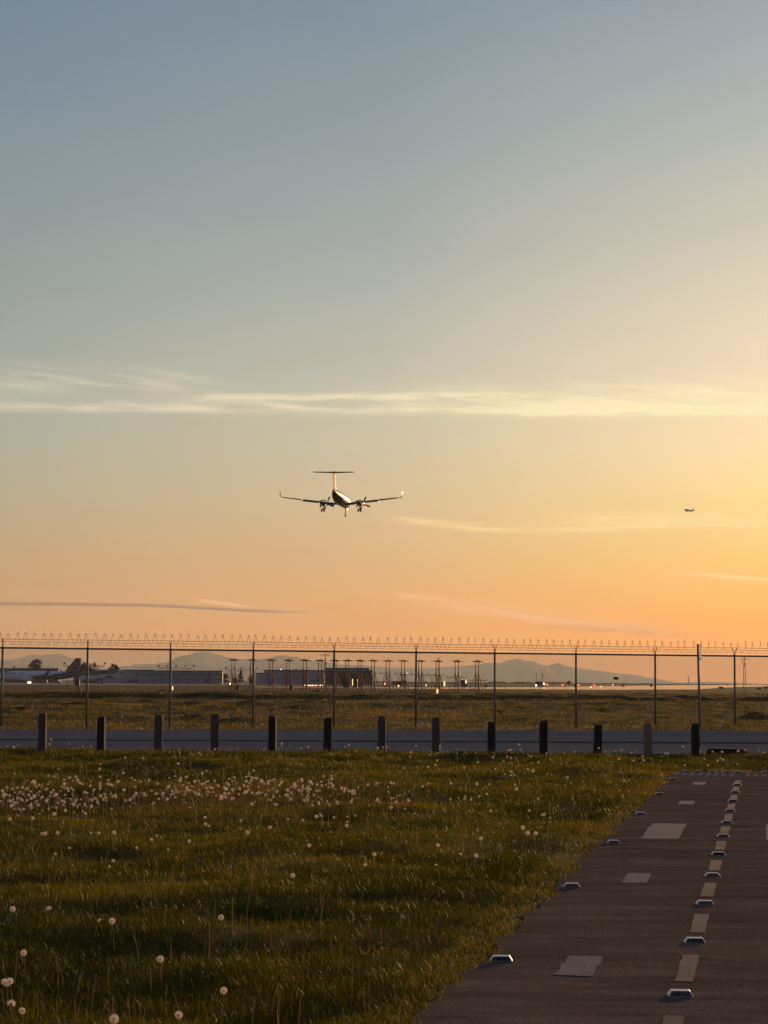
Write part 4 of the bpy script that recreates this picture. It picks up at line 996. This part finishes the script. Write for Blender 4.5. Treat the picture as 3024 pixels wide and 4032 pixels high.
# cabin windows
for s in (-1, 1):
    for j in range(7):
        mb = MB(); y = 2.7-.75*j; th0 = R(24)
        c = Vector((s*(.73*math.cos(th0)+.004), y, .03+.86*math.sin(th0))); mb.tube(c-Vector((s*.02, 0, .0)), c+Vector((s*.012, 0, .006)), .16, 14); mb.build('window', glassd, o)
mb = MB()
for s in (-1, 1):
    mb.add([(s*.1, 4.55, .55), (s*.6, 4.1, .42), (s*.62, 4.35, .15), (s*.1, 5.0, .30)], [(0, 1, 2, 3)] if s < 0 else [(3, 2, 1, 0)])
mb.build('windscreen', glassd, o)
dh = math.tan(R(6.3))
for s in (-1, 1):
    mb = MB(); secs = [(0, 1.35, 2.35, .15), (.75, 1.30, 2.25, .15), (2.65, 1.05, 2.0, .14), (4.2, .85, 1.7, .13), (6.6, .55, 1.35, .12), (8.35, .32, 1.08, .11)]
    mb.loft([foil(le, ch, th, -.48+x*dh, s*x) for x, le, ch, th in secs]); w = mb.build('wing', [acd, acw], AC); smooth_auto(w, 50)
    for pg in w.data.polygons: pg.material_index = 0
    # flap (inner, drooped) and aileron
    for nm_, xa, xb, drop, m_ in (('flap', .8, 2.25, .34, acg), ('flap', 3.1, 5.4, .26, acg), ('aileron', 5.5, 8.2, .0, acd)):
        mb = MB()
        def te(x): 
            le = np.interp(x, [q_[0] for q_ in secs], [q_[1] for q_ in secs]); ch = np.interp(x, [q_[0] for q_ in secs], [q_[2] for q_ in secs]); return le-ch
        A = []
        for x in (xa, xb):
            y0 = te(x)+.1; z = -.48+x*dh; h = .09
            A.append([Vector((s*x, y0+.25, z+h*.7)), Vector((s*x, y0-.28, z+h*.2-drop)), Vector((s*x, y0-.27, z-h*.4-drop)), Vector((s*x, y0+.22, z-h*.9))])
        mb.loft(A); mb.build(nm_, m_, w)
    mb = MB(); zt_ = -.48+8.35*dh
    secs2 = [(8.35, .32, 1.08, zt_), (8.6, .18, .95, zt_+.05), (8.72, -.02, .8, zt_+.25), (8.75, -.28, .6, zt_+.80)]
    rings = []
    for i, (x, le, ch, z) in enumerate(secs2):
        tl = [0, .5, .9, 1][i]; ring = []
        for p_ in foil(le, ch, .1, 0, 0):
            ring.append(Vector((s*(x-p_.z*tl), p_.y, z+p_.z*(1-tl))))
        rings.append(ring)
    mb.loft(rings); wl_ = mb.build('winglet', wgm if s > 0 else mat('unlit winglet', (.06, .02, .015), .9, spec=.05), w); smooth_auto(wl_, 50)  # sunlight put into the materials: right winglet sun-bright, left one unlit
    # nacelle
    zc = -.48+2.62*dh; nx_ = s*2.62
    mb = MB()
    mb.loft([[p_+Vector((nx_, 0, 0)) for p_ in ell(y, rx, rz, zc+dz, 16)] for y, rx, rz, dz in ((3.35, .20, .22, .08), (3.15, .32, .36, .02), (2.5, .40, .47, -.02), (1.2, .43, .50, -.04), (0, .42, .46, -.10), (-1.0, .34, .34, -.14), (-1.9, .16, .14, -.06))])
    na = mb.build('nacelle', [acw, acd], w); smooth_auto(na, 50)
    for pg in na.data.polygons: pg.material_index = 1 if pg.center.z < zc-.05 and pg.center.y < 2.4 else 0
    for e in (-1, 1):
        mb = MB(); mb.path([Vector((nx_+e*.36, 2.6, zc-.12)), Vector((nx_+e*.52, 2.4, zc-.18)), Vector((nx_+e*.58, 2.05, zc-.2))], .1, 8); mb.build('exhaust_pipe', acm, na, True)
    mb = MB(); mb.loft([[p_+Vector((nx_, 0, 0)) for p_ in ell(y, r_, r_, zc+.08, 12)] for y, r_ in ((3.95, .02), (3.8, .13), (3.55, .2), (3.36, .21))]); sp_ = mb.build('spinner', acm, na, True)
    for b_ in range(4):
        a = R(68-90*b_); mb = MB(); ux = Vector((math.cos(a), 0, math.sin(a))); vx = Vector((-math.sin(a), 0, math.cos(a))); C0 = Vector((nx_, 3.55, zc+.08)); rings = []
        for rr_, cw, tw_ in ((.18, .07, 70), (.45, .12, 45), (.7, .14, 30), (.95, .13, 22), (1.13, .08, 18)):
            dr = vx*math.cos(R(tw_))+Vector((0, 1, 0))*math.sin(R(tw_)); nr_ = ux.cross(dr).normalized()
            rings.append([C0+ux*rr_+dr*cw*math.cos(k*PI/4)+nr_*.02*math.sin(k*PI/4) for k in range(8)])
        mb.loft(rings); mb.build('propeller_blade', prop, sp_)
    # main gear
    gr = MB(); z0 = zc-.35; gr.tube((nx_, .25, z0), (nx_, .1, z0-.75), .075, 8, .055); gr.tube((nx_, .75, z0), (nx_, .15, z0-.45), .035, 6); gr.tube((nx_-.24, .1, z0-.80), (nx_+.24, .1, z0-.80), .05, 8); gl = gr.build('main_gear_leg', acm, AC)
    for e in (-1, 1):
        mb = MB(); cx_ = nx_+e*.19; rings = [[Vector((cx_+dx, .1+r_*math.cos(k*PI/9), z0-.80+r_*math.sin(k*PI/9))) for k in range(18)] for dx, r_ in ((-.085, .17), (-.08, .25), (-.04, .28), (.04, .28), (.08, .25), (.085, .17))]
        mb.loft(rings); mb.build('wheel', tyre, gl, True)
    for e in (-1, 1):
        mb = MB(); mb.prism([(nx_+e*.30, .8, z0+.1), (nx_+e*.30, -.5, z0+.08), (nx_+e*.42, -.45, z0-.36), (nx_+e*.42, .7, z0-.38)], (e*.02, 0, 0)); mb.build('gear_door', acm if e > 0 else acw, gl)
# nose gear
mb = MB(); mb.tube((0, 4.4, -.55), (0, 4.35, -1.45), .06, 8, .045); mb.tube((0, 5.0, -.55), (0, 4.4, -1.0), .03, 6); mb.box((0, 4.37, -1.52), (.16, .06, .1)); gl = mb.build('nose_gear_leg', acd, AC)
mb = MB(); rings = [[Vector((dx, 4.35+r_*math.cos(k*PI/9), -1.68+r_*math.sin(k*PI/9))) for k in range(18)] for dx, r_ in ((-.075, .17), (-.07, .25), (-.03, .28), (.03, .28), (.07, .25), (.075, .17))]; mb.loft(rings); mb.build('wheel', tyre, gl, True)
for e in (-1, 1):
    mb = MB(); mb.prism([(e*.2, 5.0, -.6), (e*.2, 4.1, -.72), (e*.27, 4.15, -1.0), (e*.27, 4.9, -.95)], (e*.02, 0, 0)); mb.build('gear_door', acw, gl)
# fin
mb = MB(); mb.loft([foil(le, ch, .12, z, 0, vert=True) for z, le, ch in ((.45, -4.9, 3.0), (.9, -5.5, 2.35), (1.8, -6.1, 2.0), (3.25, -7.0, 1.55))]); fin = mb.build('fin', finm, AC); smooth_auto(fin, 50)
mb = MB(); mb.loft([foil(le, ch, .10, z, 0, vert=True) for z, le, ch in ((.75, -7.55, .75), (1.8, -7.85, .62), (2.8, -8.25, .5))]); rd = mb.build('rudder', finm, fin)
mb = MB(); mb.loft([foil(le+.02, ch*.42, .235, z, 0, vert=True) for z, le, ch in ((.8, -5.4, 2.45), (1.8, -6.1, 2.0), (3.2, -7.0, 1.55))]); mb.build('leading_edge', mat('sunlit leading edge tone', (.75, .5, .26), .5, .1, spec=.24), fin)  # added front section, its bright colour stands for the fin's sunlit half
for s in (-1, 1):
    mb = MB(); mb.loft([foil(le, ch, .11, 3.3, s*x) for x, le, ch in ((0, -6.55, 1.65), (1.4, -6.95, 1.35), (2.75, -7.35, 1.0), (2.9, -7.6, .6))]); st = mb.build('tailplane', tailm, AC); smooth_auto(st, 50)
mb = MB(); mb.ball((0, -7.2, 3.38), .13, 8, 6, (1, 3, 1)); mb.build('tail_fairing', acd, AC, True)

# ------------------------------------------------------------------ distant jet
D = 3500; k = D/F; pc1 = Pd(2713, 2010, D)
J = empty('jet_airliner', pc1); tag(J, 'tiny dark jet airliner climbing away against the bright right side of the sky', 'aeroplane')
J.scale = (.78, .78, .78); J.rotation_euler = (R(12), R(-4), R(38)); jd = mat('dark jet body', (.035, .022, .02), .5)
mb = MB(); mb.loft([ell(y, r_, r_, z, 12) for y, r_, z in ((14, .2, -.3), (12.5, 1.2, -.1), (10, 1.75, 0), (-4, 1.75, 0), (-9, 1.2, .4), (-13, .3, 1.0))]); mb.build('fuselage', jd, J, True)
for s in (-1, 1):
    mb = MB(); mb.loft([foil(le, ch, .12, z, s*x, 8) for x, le, ch, z in ((1, 4, 6, -1), (5, 1.2, 3.6, -.6), (14, -5, 1.4, .4))]); mb.build('wing', jd, J)
    mb = MB(); mb.loft([[p_+Vector((s*5, 0, 0)) for p_ in ell(y, r_, r_, -1.9, 10)] for y, r_ in ((3.6, .9), (1.5, 1.0), (-.6, .6))]); mb.build('engine', jd, J)
    mb = MB(); mb.loft([foil(le, ch, .1, z, s*x, 8) for x, le, ch, z in ((.3, -9.3, 3, .9), (5, -12.5, 1.2, 1.2))]); mb.build('tailplane', jd, J)
mb = MB(); mb.loft([foil(le, ch, .1, z, 0, 8, vert=True) for z, le, ch in ((1, -8, 4.5), (6.2, -12.2, 1.8))]); mb.build('fin', jd, J)

# ------------------------------------------------------------------ parked airliner (heading left)
aw = mat('white airliner paint', (.85, .86, .88), .35, coat=.4); an = mat('navy airliner paint', (.012, .015, .024), .4, coat=.4); ab = mat('blue airliner trim', (.03, .12, .33), .4); am = mat('dark wing metal', (.03, .03, .035), .5)
D = 1380; k = D/F
L0 = empty('cargo_airliner', (Pd(330, 2690, D).x, D, 0)); tag(L0, 'white cargo airliner with blue lettering and a dark tail, parked at the left', 'airliner')
L0.rotation_euler = (0, 0, R(90))   # local +y points to -X world (nose left)
zc = 5.0; rg = [(-.5, .25, .3, zc+1.35), (3, 1.0, 1.25, zc+1.0), (8, 1.9, 2.1, zc+.5), (14, 2.5, 2.62, zc+.08), (18, 2.6, 2.7, zc), (45, 2.6, 2.7, zc), (50, 2.1, 2.2, zc-.3), (53.5, 1.1, 1.2, zc-.7), (55, .1, .1, zc-.9)]
rg2 = []
for a_, b_ in zip(rg[:-1], rg[1:]):
    nn = max(1, int((b_[0]-a_[0])/1.2))
    for q_ in range(nn): rg2.append(tuple(a_[m_]+(b_[m_]-a_[m_])*q_/nn for m_ in range(4)))
rg2.append(rg[-1])
mb = MB(); mb.loft([ell(*r_, 28) for r_ in rg2]); fo = mb.build('fuselage', [aw, an, ab], L0, True)
for pg in fo.data.polygons:
    c = pg.center; v = c.y-(20+ (c.z-zc-0)* -5.2)  # diagonal dark rear
    pg.material_index = 1 if v < 0 and c.y < 33 else (2 if v < 2.2 and c.y < 33 else 0)
mb = MB(); mb.loft([foil(le, ch, .1, z, 0, 12, vert=True) for z, le, ch in ((zc+1.2, 13.5, 12.5), (zc+2.6, 12.2, 9.8), (zc+10.9, 5.2, 3.2))]); fn_ = mb.build('fin', an, L0); smooth_auto(fn_, 50)
mb = MB(); pts = [Vector((.62, 11.2-6.5*f, zc+3.6-.9*math.sin(PI*f))) for f in [i/10 for i in range(11)]]
for sgn in (1, -1): mb.path([Vector((p_.x*sgn*1.15, p_.y, p_.z)) for p_ in pts], .1, 5, [.04+.16*math.sin(PI*min(1, i/10+.08)) for i in range(11)])
mb.build('curved_mark', mat('pale tail mark', (.35, .33, .32), .5), fn_)
for s in (-1, 1):
    mb = MB(); mb.loft([foil(le, ch, .12, z, s*x, 12) for x, le, ch, z in ((1, 37, 11, zc-1.6), (8, 32, 7.6, zc-1.0), (23.2, 22.0, 3.0, zc+.3))]); w = mb.build('wing', am, L0); smooth_auto(w, 50)
    mb = MB(); mb.loft([foil(le, ch, .1, z, s*x, 8, vert=True) for z, le, ch, x in ((zc+.3, 22.0, 3.0, 23.2), (zc+1.2, 20.8, 2.4, 23.8), (zc+3.6, 18.3, 1.0, 24.6))]); mb.build('winglet', an, w)
    mb = MB(); mb.loft([[p_+Vector((s*7.9, 0, 0)) for p_ in ell(y, r_, r_, zc-2.2, 18)] for y, r_ in ((37.5, 1.15), (36.8, 1.35), (34.5, 1.35), (32.2, .8), (31.2, .35))]); mb.build('engine', aw, w, True)
    mb = MB(); mb.loft([foil(le, ch, .1, z, s*x, 10) for x, le, ch, z in ((.8, 9.5, 6.5, zc+1.2), (9.3, 3.4, 2.4, zc+2.0))]); mb.build('tailplane', am, L0)
    mb = MB(); mb.tube((s*4.6, 28, 1), (s*4.6, 28, zc-1), .25, 8)
    for yy in (27.2, 28.8): mb.tube((s*4.6-.5, yy, .65), (s*4.6+.5, yy, .65), .65, 14)
    mb.build('main_gear', tyre, L0)
mb = MB(); mb.tube((0, 50, .5), (0, 50, zc-1.5), .18, 8); mb.tube((-.4, 50, .5), (.4, 50, .5), .5, 12); mb.build('nose_gear', tyre, L0)
# lettering on the near side
fc = bpy.data.curves.new('lettering', 'FONT'); fc.body = 'Prime Air'; fc.size = 3.1; fc.space_character = 1.02; fc.shear = .2; fc.extrude = .0; fc.offset = .035
fo_ = bpy.data.objects.new('lettering', fc); COL.objects.link(fo_)
dg = bpy.context.evaluated_depsgraph_get(); me = bpy.data.meshes.new_from_object(fo_.evaluated_get(dg)); bpy.data.objects.remove(fo_)
x0 = Pd(10, 2650, D).x-L0.location.x; xs_ = [v.co.x for v in me.vertices]; wtx = max(xs_)-min(xs_); want = 90*k; sxx = want/wtx
for v in me.vertices:
    wx = x0+(v.co.x-min(xs_))*sxx; wz = zc+.35+v.co.y*.78
    side = 2.6*math.sqrt(max(0, 1-((wz-zc)/2.7)**2))+.05
    v.co = (-side, -wx, wz)     # local x -> world y (toward camera is -y => local -x)
me.materials.append(mat('blue lettering', (.02, .10, .36), .4)); lo = bpy.data.objects.new('lettering', me); COL.objects.link(lo); lo.parent = L0

# second parked jet, partly hidden
D = 1120; k = D/F
S = empty('parked_jet', (Pd(478, 2690, D).x, D, 0)); tag(S, 'smaller white parked jet with a slanted pale tail left of the grey block', 'airliner'); S.rotation_euler = (0, 0, R(90))
z2 = 3.1; mb = MB(); mb.loft([ell(y, r_, r_, z, 16) for y, r_, z in ((-.5, .15, z2+.7), (3, .7, z2+.4), (7, 1.2, z2), (19, 1.25, z2), (21.5, .9, z2-.2), (23, .15, z2-.5))]); mb.build('fuselage', mat('pale jet paint', (.5, .5, .5), .3, coat=.6), S, True)
mb = MB(); mb.loft([foil(le, ch, .1, z, 0, 10, vert=True) for z, le, ch in ((z2+.6, 5.6, 4.2), (z2+3.9, 1.6, 2.2))]); mb.build('fin', MATS['pale jet paint'], S)
for s in (-1, 1):
    mb = MB(); mb.loft([foil(le, ch, .12, z, s*x, 10) for x, le, ch, z in ((.8, 14, 4, z2-.8), (11, 8.2, 1.5, z2-.1))]); mb.build('wing', am, S)
    mb = MB(); mb.loft([foil(le, ch, .1, z2+3.9, s*x, 8) for x, le, ch in ((.1, 1.8, 2.2), (4, .5, 1.1))]); mb.build('tailplane', MATS['pale jet paint'], S)
    mb = MB(); mb.loft([[p_+Vector((s*1.9, 0, 0)) for p_ in ell(y, r_, r_, z2+.5, 12)] for y, r_ in ((7.6, .5), (7, .62), (4.6, .55), (4, .35))]); mb.build('engine', dkgrey, S, True)
    mb = MB(); mb.tube((s*1.6, 10, .4), (s*1.6, 10, z2-.8), .12, 6); mb.tube((s*1.6-.2, 10, .4), (s*1.6+.2, 10, .4), .42, 12); mb.build('main_gear', tyre, S)
# apron carts by the airliner
for i, (x, w_, h_, lab) in enumerate([(178, 18, 9, 'low baggage tug with a sunlit end under the airliner rear'), (235, 12, 9, 'small ground cart beneath the dark airliner tail')]):
    D = 1150; b = Pd(x, 2689, D); k = D/F; root = empty('ground_cart', (b.x, D, 0)); tag(root, lab, 'cart')
    mb = MB(); mb.box((0, 0, .8), (w_*k, 1.4, .7)); mb.build('body', dkgrey, root); mb = MB(); mb.box((w_*k*.3, 0, 1.5), (w_*k*.3, 1.3, .8)); mb.build('cab', cream, root)
    for xx in (-.35, .35): mb = MB(); mb.tube((xx*w_*k, -.75, .35), (xx*w_*k, .75, .35), .35, 10); mb.build('wheel', tyre, root)

# ------------------------------------------------------------------ haze
mb = MB(); mb.box((0, 15000, HTOP/2-.5), (19000, 32000, HTOP+1))
hz = mb.build('haze', None)
hm = bpy.data.materials.new('haze air'); hm.use_nodes = True; N = hm.node_tree.nodes; L = hm.node_tree.links
for n_ in list(N):
    if n_.type != 'OUTPUT_MATERIAL': N.remove(n_)
pv = N.new('ShaderNodeVolumePrincipled'); pv.inputs['Color'].default_value = (.95, .99, .93, 1); pv.inputs['Density'].default_value = HDENS; pv.inputs['Anisotropy'].default_value = .2
L.new(pv.outputs[0], N['Material Output'].inputs['Volume']); hz.data.materials.clear(); hz.data.materials.append(hm); tag(hz, kind='stuff')

# ------------------------------------------------------------------ sun and sky
SAZ, SEL = R(21), R(6.4)
sdir = Vector((math.sin(SAZ)*math.cos(SEL), math.cos(SAZ)*math.cos(SEL), math.sin(SEL)))
sl = bpy.data.lights.new('sun', 'SUN'); sl.energy = 3.8; sl.angle = R(.6); sl.color = (1, .60, .30)
so = bpy.data.objects.new('sun', sl); COL.objects.link(so); so.rotation_euler = (-sdir).to_track_quat('-Z', 'Y').to_euler()

w = bpy.data.worlds.new('World'); sc.world = w; w.use_nodes = True; nt = w.node_tree; N = nt.nodes; L = nt.links
class S_:
    def __init__(s, sock): s.s = sock
def mth(op, *a, clamp=False):
    n_ = N.new('ShaderNodeMath'); n_.operation = op; n_.use_clamp = clamp
    for i, v in enumerate(a):
        if isinstance(v, S_): L.new(v.s, n_.inputs[i])
        else: n_.inputs[i].default_value = v
    return S_(n_.outputs[0])
S_.__add__ = lambda a, b: mth('ADD', a, b); S_.__radd__ = S_.__add__; S_.__mul__ = lambda a, b: mth('MULTIPLY', a, b); S_.__rmul__ = S_.__mul__
S_.__sub__ = lambda a, b: mth('SUBTRACT', a, b); S_.__rsub__ = lambda a, b: mth('SUBTRACT', b, a); S_.__truediv__ = lambda a, b: mth('DIVIDE', a, b)
def ss(a, b, x):
    n_ = N.new('ShaderNodeMapRange'); n_.interpolation_type = 'SMOOTHSTEP'; L.new(x.s, n_.inputs[0]); n_.inputs[1].default_value = a; n_.inputs[2].default_value = b; return S_(n_.outputs[0])
def gauss(x, wd): 
    y = x/wd; return mth('EXPONENT', (y*y)*-1.0)
tc = N.new('ShaderNodeTexCoord'); sx = N.new('ShaderNodeSeparateXYZ'); L.new(tc.outputs['Generated'], sx.inputs[0])
dx, dy, dz = (S_(sx.outputs[i]) for i in range(3))
az = mth('ARCTAN2', dx, dy)*(180/PI); el = mth('ARCSINE', dz)*(180/PI)
elc = mth('MAXIMUM', el, 0.0); pos = mth('POWER', elc/90.0, .5)
def mixc(a, b, f, mode='MIX'):
    n_ = N.new('ShaderNodeMix'); n_.data_type = 'RGBA'; n_.blend_type = mode; n_.clamp_factor = True
    for v, i in ((f, 0), (a, 6), (b, 7)):
        if isinstance(v, S_): L.new(v.s, n_.inputs[i])
        else: n_.inputs[i].default_value = v
    return S_(n_.outputs[2])
def unhaze(c, e):
    T = math.exp(-HDENS*min(HTOP/math.sin(R(max(e, .4))), 31000)); return tuple(max(.012, (a-h*(1-T))/T)/3 for a, h in zip(c[:3], HSAT))+(1,)
def ramp(stops, hz_=True):
    n_ = N.new('ShaderNodeValToRGB'); L.new(pos.s, n_.inputs[0]); e = n_.color_ramp.elements
    while len(e) > 1: e.remove(e[-1])
    for i, (d, c) in enumerate(stops):
        p_ = math.sqrt(d/90); x = e[0] if i == 0 else e.new(p_)
        x.position = p_; x.color = unhaze(srgb(*c), d) if hz_ else tuple(v/3 for v in srgb(*c)[:3])+(1,)
    return S_(n_.outputs[0])
SKY_L = [(0, (196, 158, 124)), (.9, (203, 160, 122)), (1.5, (204, 162, 122)), (3.3, (195, 165, 128)), (4.82, (184, 171, 144)), (6.2, (176, 174, 154)), (8.15, (165, 169, 158)), (10.55, (152, 160, 156)), (14.1, (134, 147, 155)), (17.6, (119, 135, 151)), (30, (92, 112, 138)), (90, (62, 80, 110))]
SKY_C = [(0, (218, 168, 124)), (.9, (225, 169, 120)), (1.5, (226, 170, 119)), (3.3, (220, 181, 134)), (4.82, (213, 188, 150)), (6.2, (205, 192, 163)), (8.15, (194, 190, 172)), (10.55, (173, 177, 170)), (14.1, (151, 160, 162)), (17.6, (132, 147, 157)), (30, (98, 118, 140)), (90, (62, 80, 110))]
SKY_R = [(0, (244, 176, 116)), (.9, (251, 177, 112)), (1.5, (254, 180, 110)), (3.3, (255, 205, 128)), (4.82, (255, 220, 152)), (6.2, (255, 224, 174)), (8.15, (243, 220, 187)), (10.55, (219, 208, 184)), (14.1, (182, 186, 179)), (17.6, (157, 165, 172)), (30, (112, 128, 146)), (90, (62, 80, 110))]
da = mth('ABSOLUTE', mth('WRAP', az-21.0, 180.0, -180.0))
f = 1-ss(9.0, 33.0, da)
lin = mth('MULTIPLY_ADD', da, -1/20.0, 31/20.0, clamp=True)
fmix = lin
col = mixc(mixc(ramp(SKY_L), ramp(SKY_C), mth('MULTIPLY', fmix, 2.0, clamp=True)), ramp(SKY_R), mth('SUBTRACT', fmix*2.0, 1.0, clamp=True))
# dusk side of the sky, away from the sun
back = ss(45.0, 120.0, da)
col = mixc(col, ramp([(0, (112, 104, 116)), (6, (105, 104, 124)), (15, (82, 94, 122)), (40, (70, 88, 118)), (90, (62, 80, 110))], False), back)
# glow round the sun, outside the frame
ang = mth('SQRT', da*da+(el-6.4)*(el-6.4)*1.6)
gl_ = gauss(ang, 4.6)
tri = N.new('ShaderNodeVectorMath'); tri.operation = 'SCALE'; L.new(col.s, tri.inputs[0]); tri.inputs['Scale'].default_value = 3.0; col = S_(tri.outputs[0])
col = mixc(col, (1.0, .72, .34, 1), gl_*1.4, 'ADD')
# cirrus streaks
def noise(fx, fy, seed, det=5, warp=0, rough=.6):
    cx = N.new('ShaderNodeCombineXYZ'); L.new((az*fx).s, cx.inputs[0]); L.new((el*fy+az*warp).s, cx.inputs[1]); cx.inputs[2].default_value = seed
    n_ = N.new('ShaderNodeTexNoise'); n_.inputs['Scale'].default_value = 1; n_.inputs['Detail'].default_value = det; n_.inputs['Roughness'].default_value = rough; L.new(cx.outputs[0], n_.inputs[0]); return S_(n_.outputs[0])
nA = noise(.28, 2.6, 3.1, 6, .10); nB = noise(.9, 6.0, 7.7, 5, -.25); nC = noise(.18, .8, 1.3, 3); nD = noise(.45, 4.2, 12.2, 6, .45, .62)
wob = (nC-.5)*.25
e1 = el+wob*.35
pw = mth('POWER', mth('ABSOLUTE', az), 1.0)
s1 = gauss(e1-7.16+(az+0.0)*(az+0.0)*.0012, .13)*(.25+1.3*ss(.38, .62, nA))*ss(-13.0, -7.0, az)
s2 = gauss(e1-7.46-az*.012, .095)*ss(-5.6, -4.2, az)*(1-ss(2.0, 5.0, az))*(.3+1.1*ss(.35, .6, nB))
s3 = gauss(e1-7.78, .36)*(1-ss(-6.0, -3.4, az))*(.25+1.2*ss(.40, .62, nD))
s4 = gauss(e1-7.40-az*.004, .34)*ss(-1.5, 6.0, az)*(.3+1.1*ss(.36, .64, nD))
s4b = gauss(e1-7.02, .10)*ss(0.0, 6.0, az)*(.3+.8*ss(.4, .6, nB))*.6
veil = gauss(e1-7.4, .42)*(.15+.9*ss(.35, .7, nA))
cl_hi = mth('MINIMUM', s1*.6+s2*.62+s3*.32+s4*.6+s4b+veil*.22, .9)
band = mixc(tuple(v/1 for v in srgb(230, 219, 190)), (1.05, .90, .55, 1), ss(-7.0, 7.0, az))
col = mixc(col, band, cl_hi)
c5 = 4.33-.36*ss(-.5, 3.5, az)+.14*ss(4.0, 9.0, az)
s5 = gauss(e1-c5, .09)*ss(-.4, 1.0, az)*(1-ss(4.5, 6.5, az)*.5)*(.35+.9*ss(.36, .62, nA))+gauss(e1-4.24, .20)*ss(2.5, 7.5, az)*(.55+.8*ss(.36, .62, nB))
s6 = gauss(e1-2.83+(az-8.0)*.07, .05)*ss(7.2, 9.0, az)
col = mixc(col, (1.08, .80, .36, 1), mth('MINIMUM', s5*.7+s6*.8, .9))
s7 = gauss(e1-2.18+(az-.8)*.13, .13)*ss(.0, 1.2, az)*(1-ss(4.5, 8.5, az))*(.2+1.2*ss(.38, .62, nD))
s7 = s7+gauss(e1-2.13-(az+5.0)*-.12, .045)*ss(-5.2, -4.4, az)*(1-ss(-4.0, -3.0, az))*.8
col = mixc(col, (1.12, .58, .29, 1), mth('MINIMUM', s7*1.0, .7))
c8 = 1.97-.16*ss(-7.0, -2.0, az)
s8 = gauss(el-c8+(nA-.5)*.03, .042)*(1-ss(-3.8, -1.2, az))
col = mixc(col, srgb(146, 112, 96), s8*.95)
s9 = gauss(el-c8+.055+(nA-.5)*.03, .03)*(1-ss(-2.0, -.6, az))*ss(-8.0, -4.0, az)
col = mixc(col, srgb(246, 180, 124), s9*.55)
s10 = gauss(e1-1.55+(az-3.0)*.06, .10)*ss(2.5, 4.5, az)*(1-ss(7.0, 9.5, az))*ss(.4, .62, nB)
col = mixc(col, srgb(225, 140, 88), s10*.5)
s11 = gauss(el-4.18+(az-2.3)*.05, .012)*ss(1.9, 2.1, az)*(1-ss(2.5, 2.75, az))
col = mixc(col, srgb(248, 226, 170), s11*.6)
# broad soft unevenness
un = noise(.10, .55, 21.0, 3)
col = mixc(col, (.94, .94, .96, 1), ss(.45, .75, un)*.5, 'MULTIPLY')
sky = N.new('ShaderNodeTexSky'); sky.sky_type = 'NISHITA'; sky.sun_disc = False; sky.sun_elevation = SEL; sky.sun_rotation = SAZ; sky.air_density = 1.2; sky.dust_density = 1.5
bg1 = N.new('ShaderNodeBackground'); L.new(sky.outputs[0], bg1.inputs[0]); bg1.inputs[1].default_value = .0006
bg2 = N.new('ShaderNodeBackground'); L.new(col.s, bg2.inputs[0]); bg2.inputs[1].default_value = 1.0
ad = N.new('ShaderNodeAddShader'); L.new(bg1.outputs[0], ad.inputs[0]); L.new(bg2.outputs[0], ad.inputs[1]); L.new(ad.outputs[0], N['World Output'].inputs[0])

sc.view_settings.view_transform = 'Standard'; sc.view_settings.look = 'None'; sc.view_settings.gamma = 1; sc.view_settings.exposure = 0
sc.render.engine = 'CYCLES'
sc.cycles.volume_bounces = 1; sc.cycles.max_bounces = 8
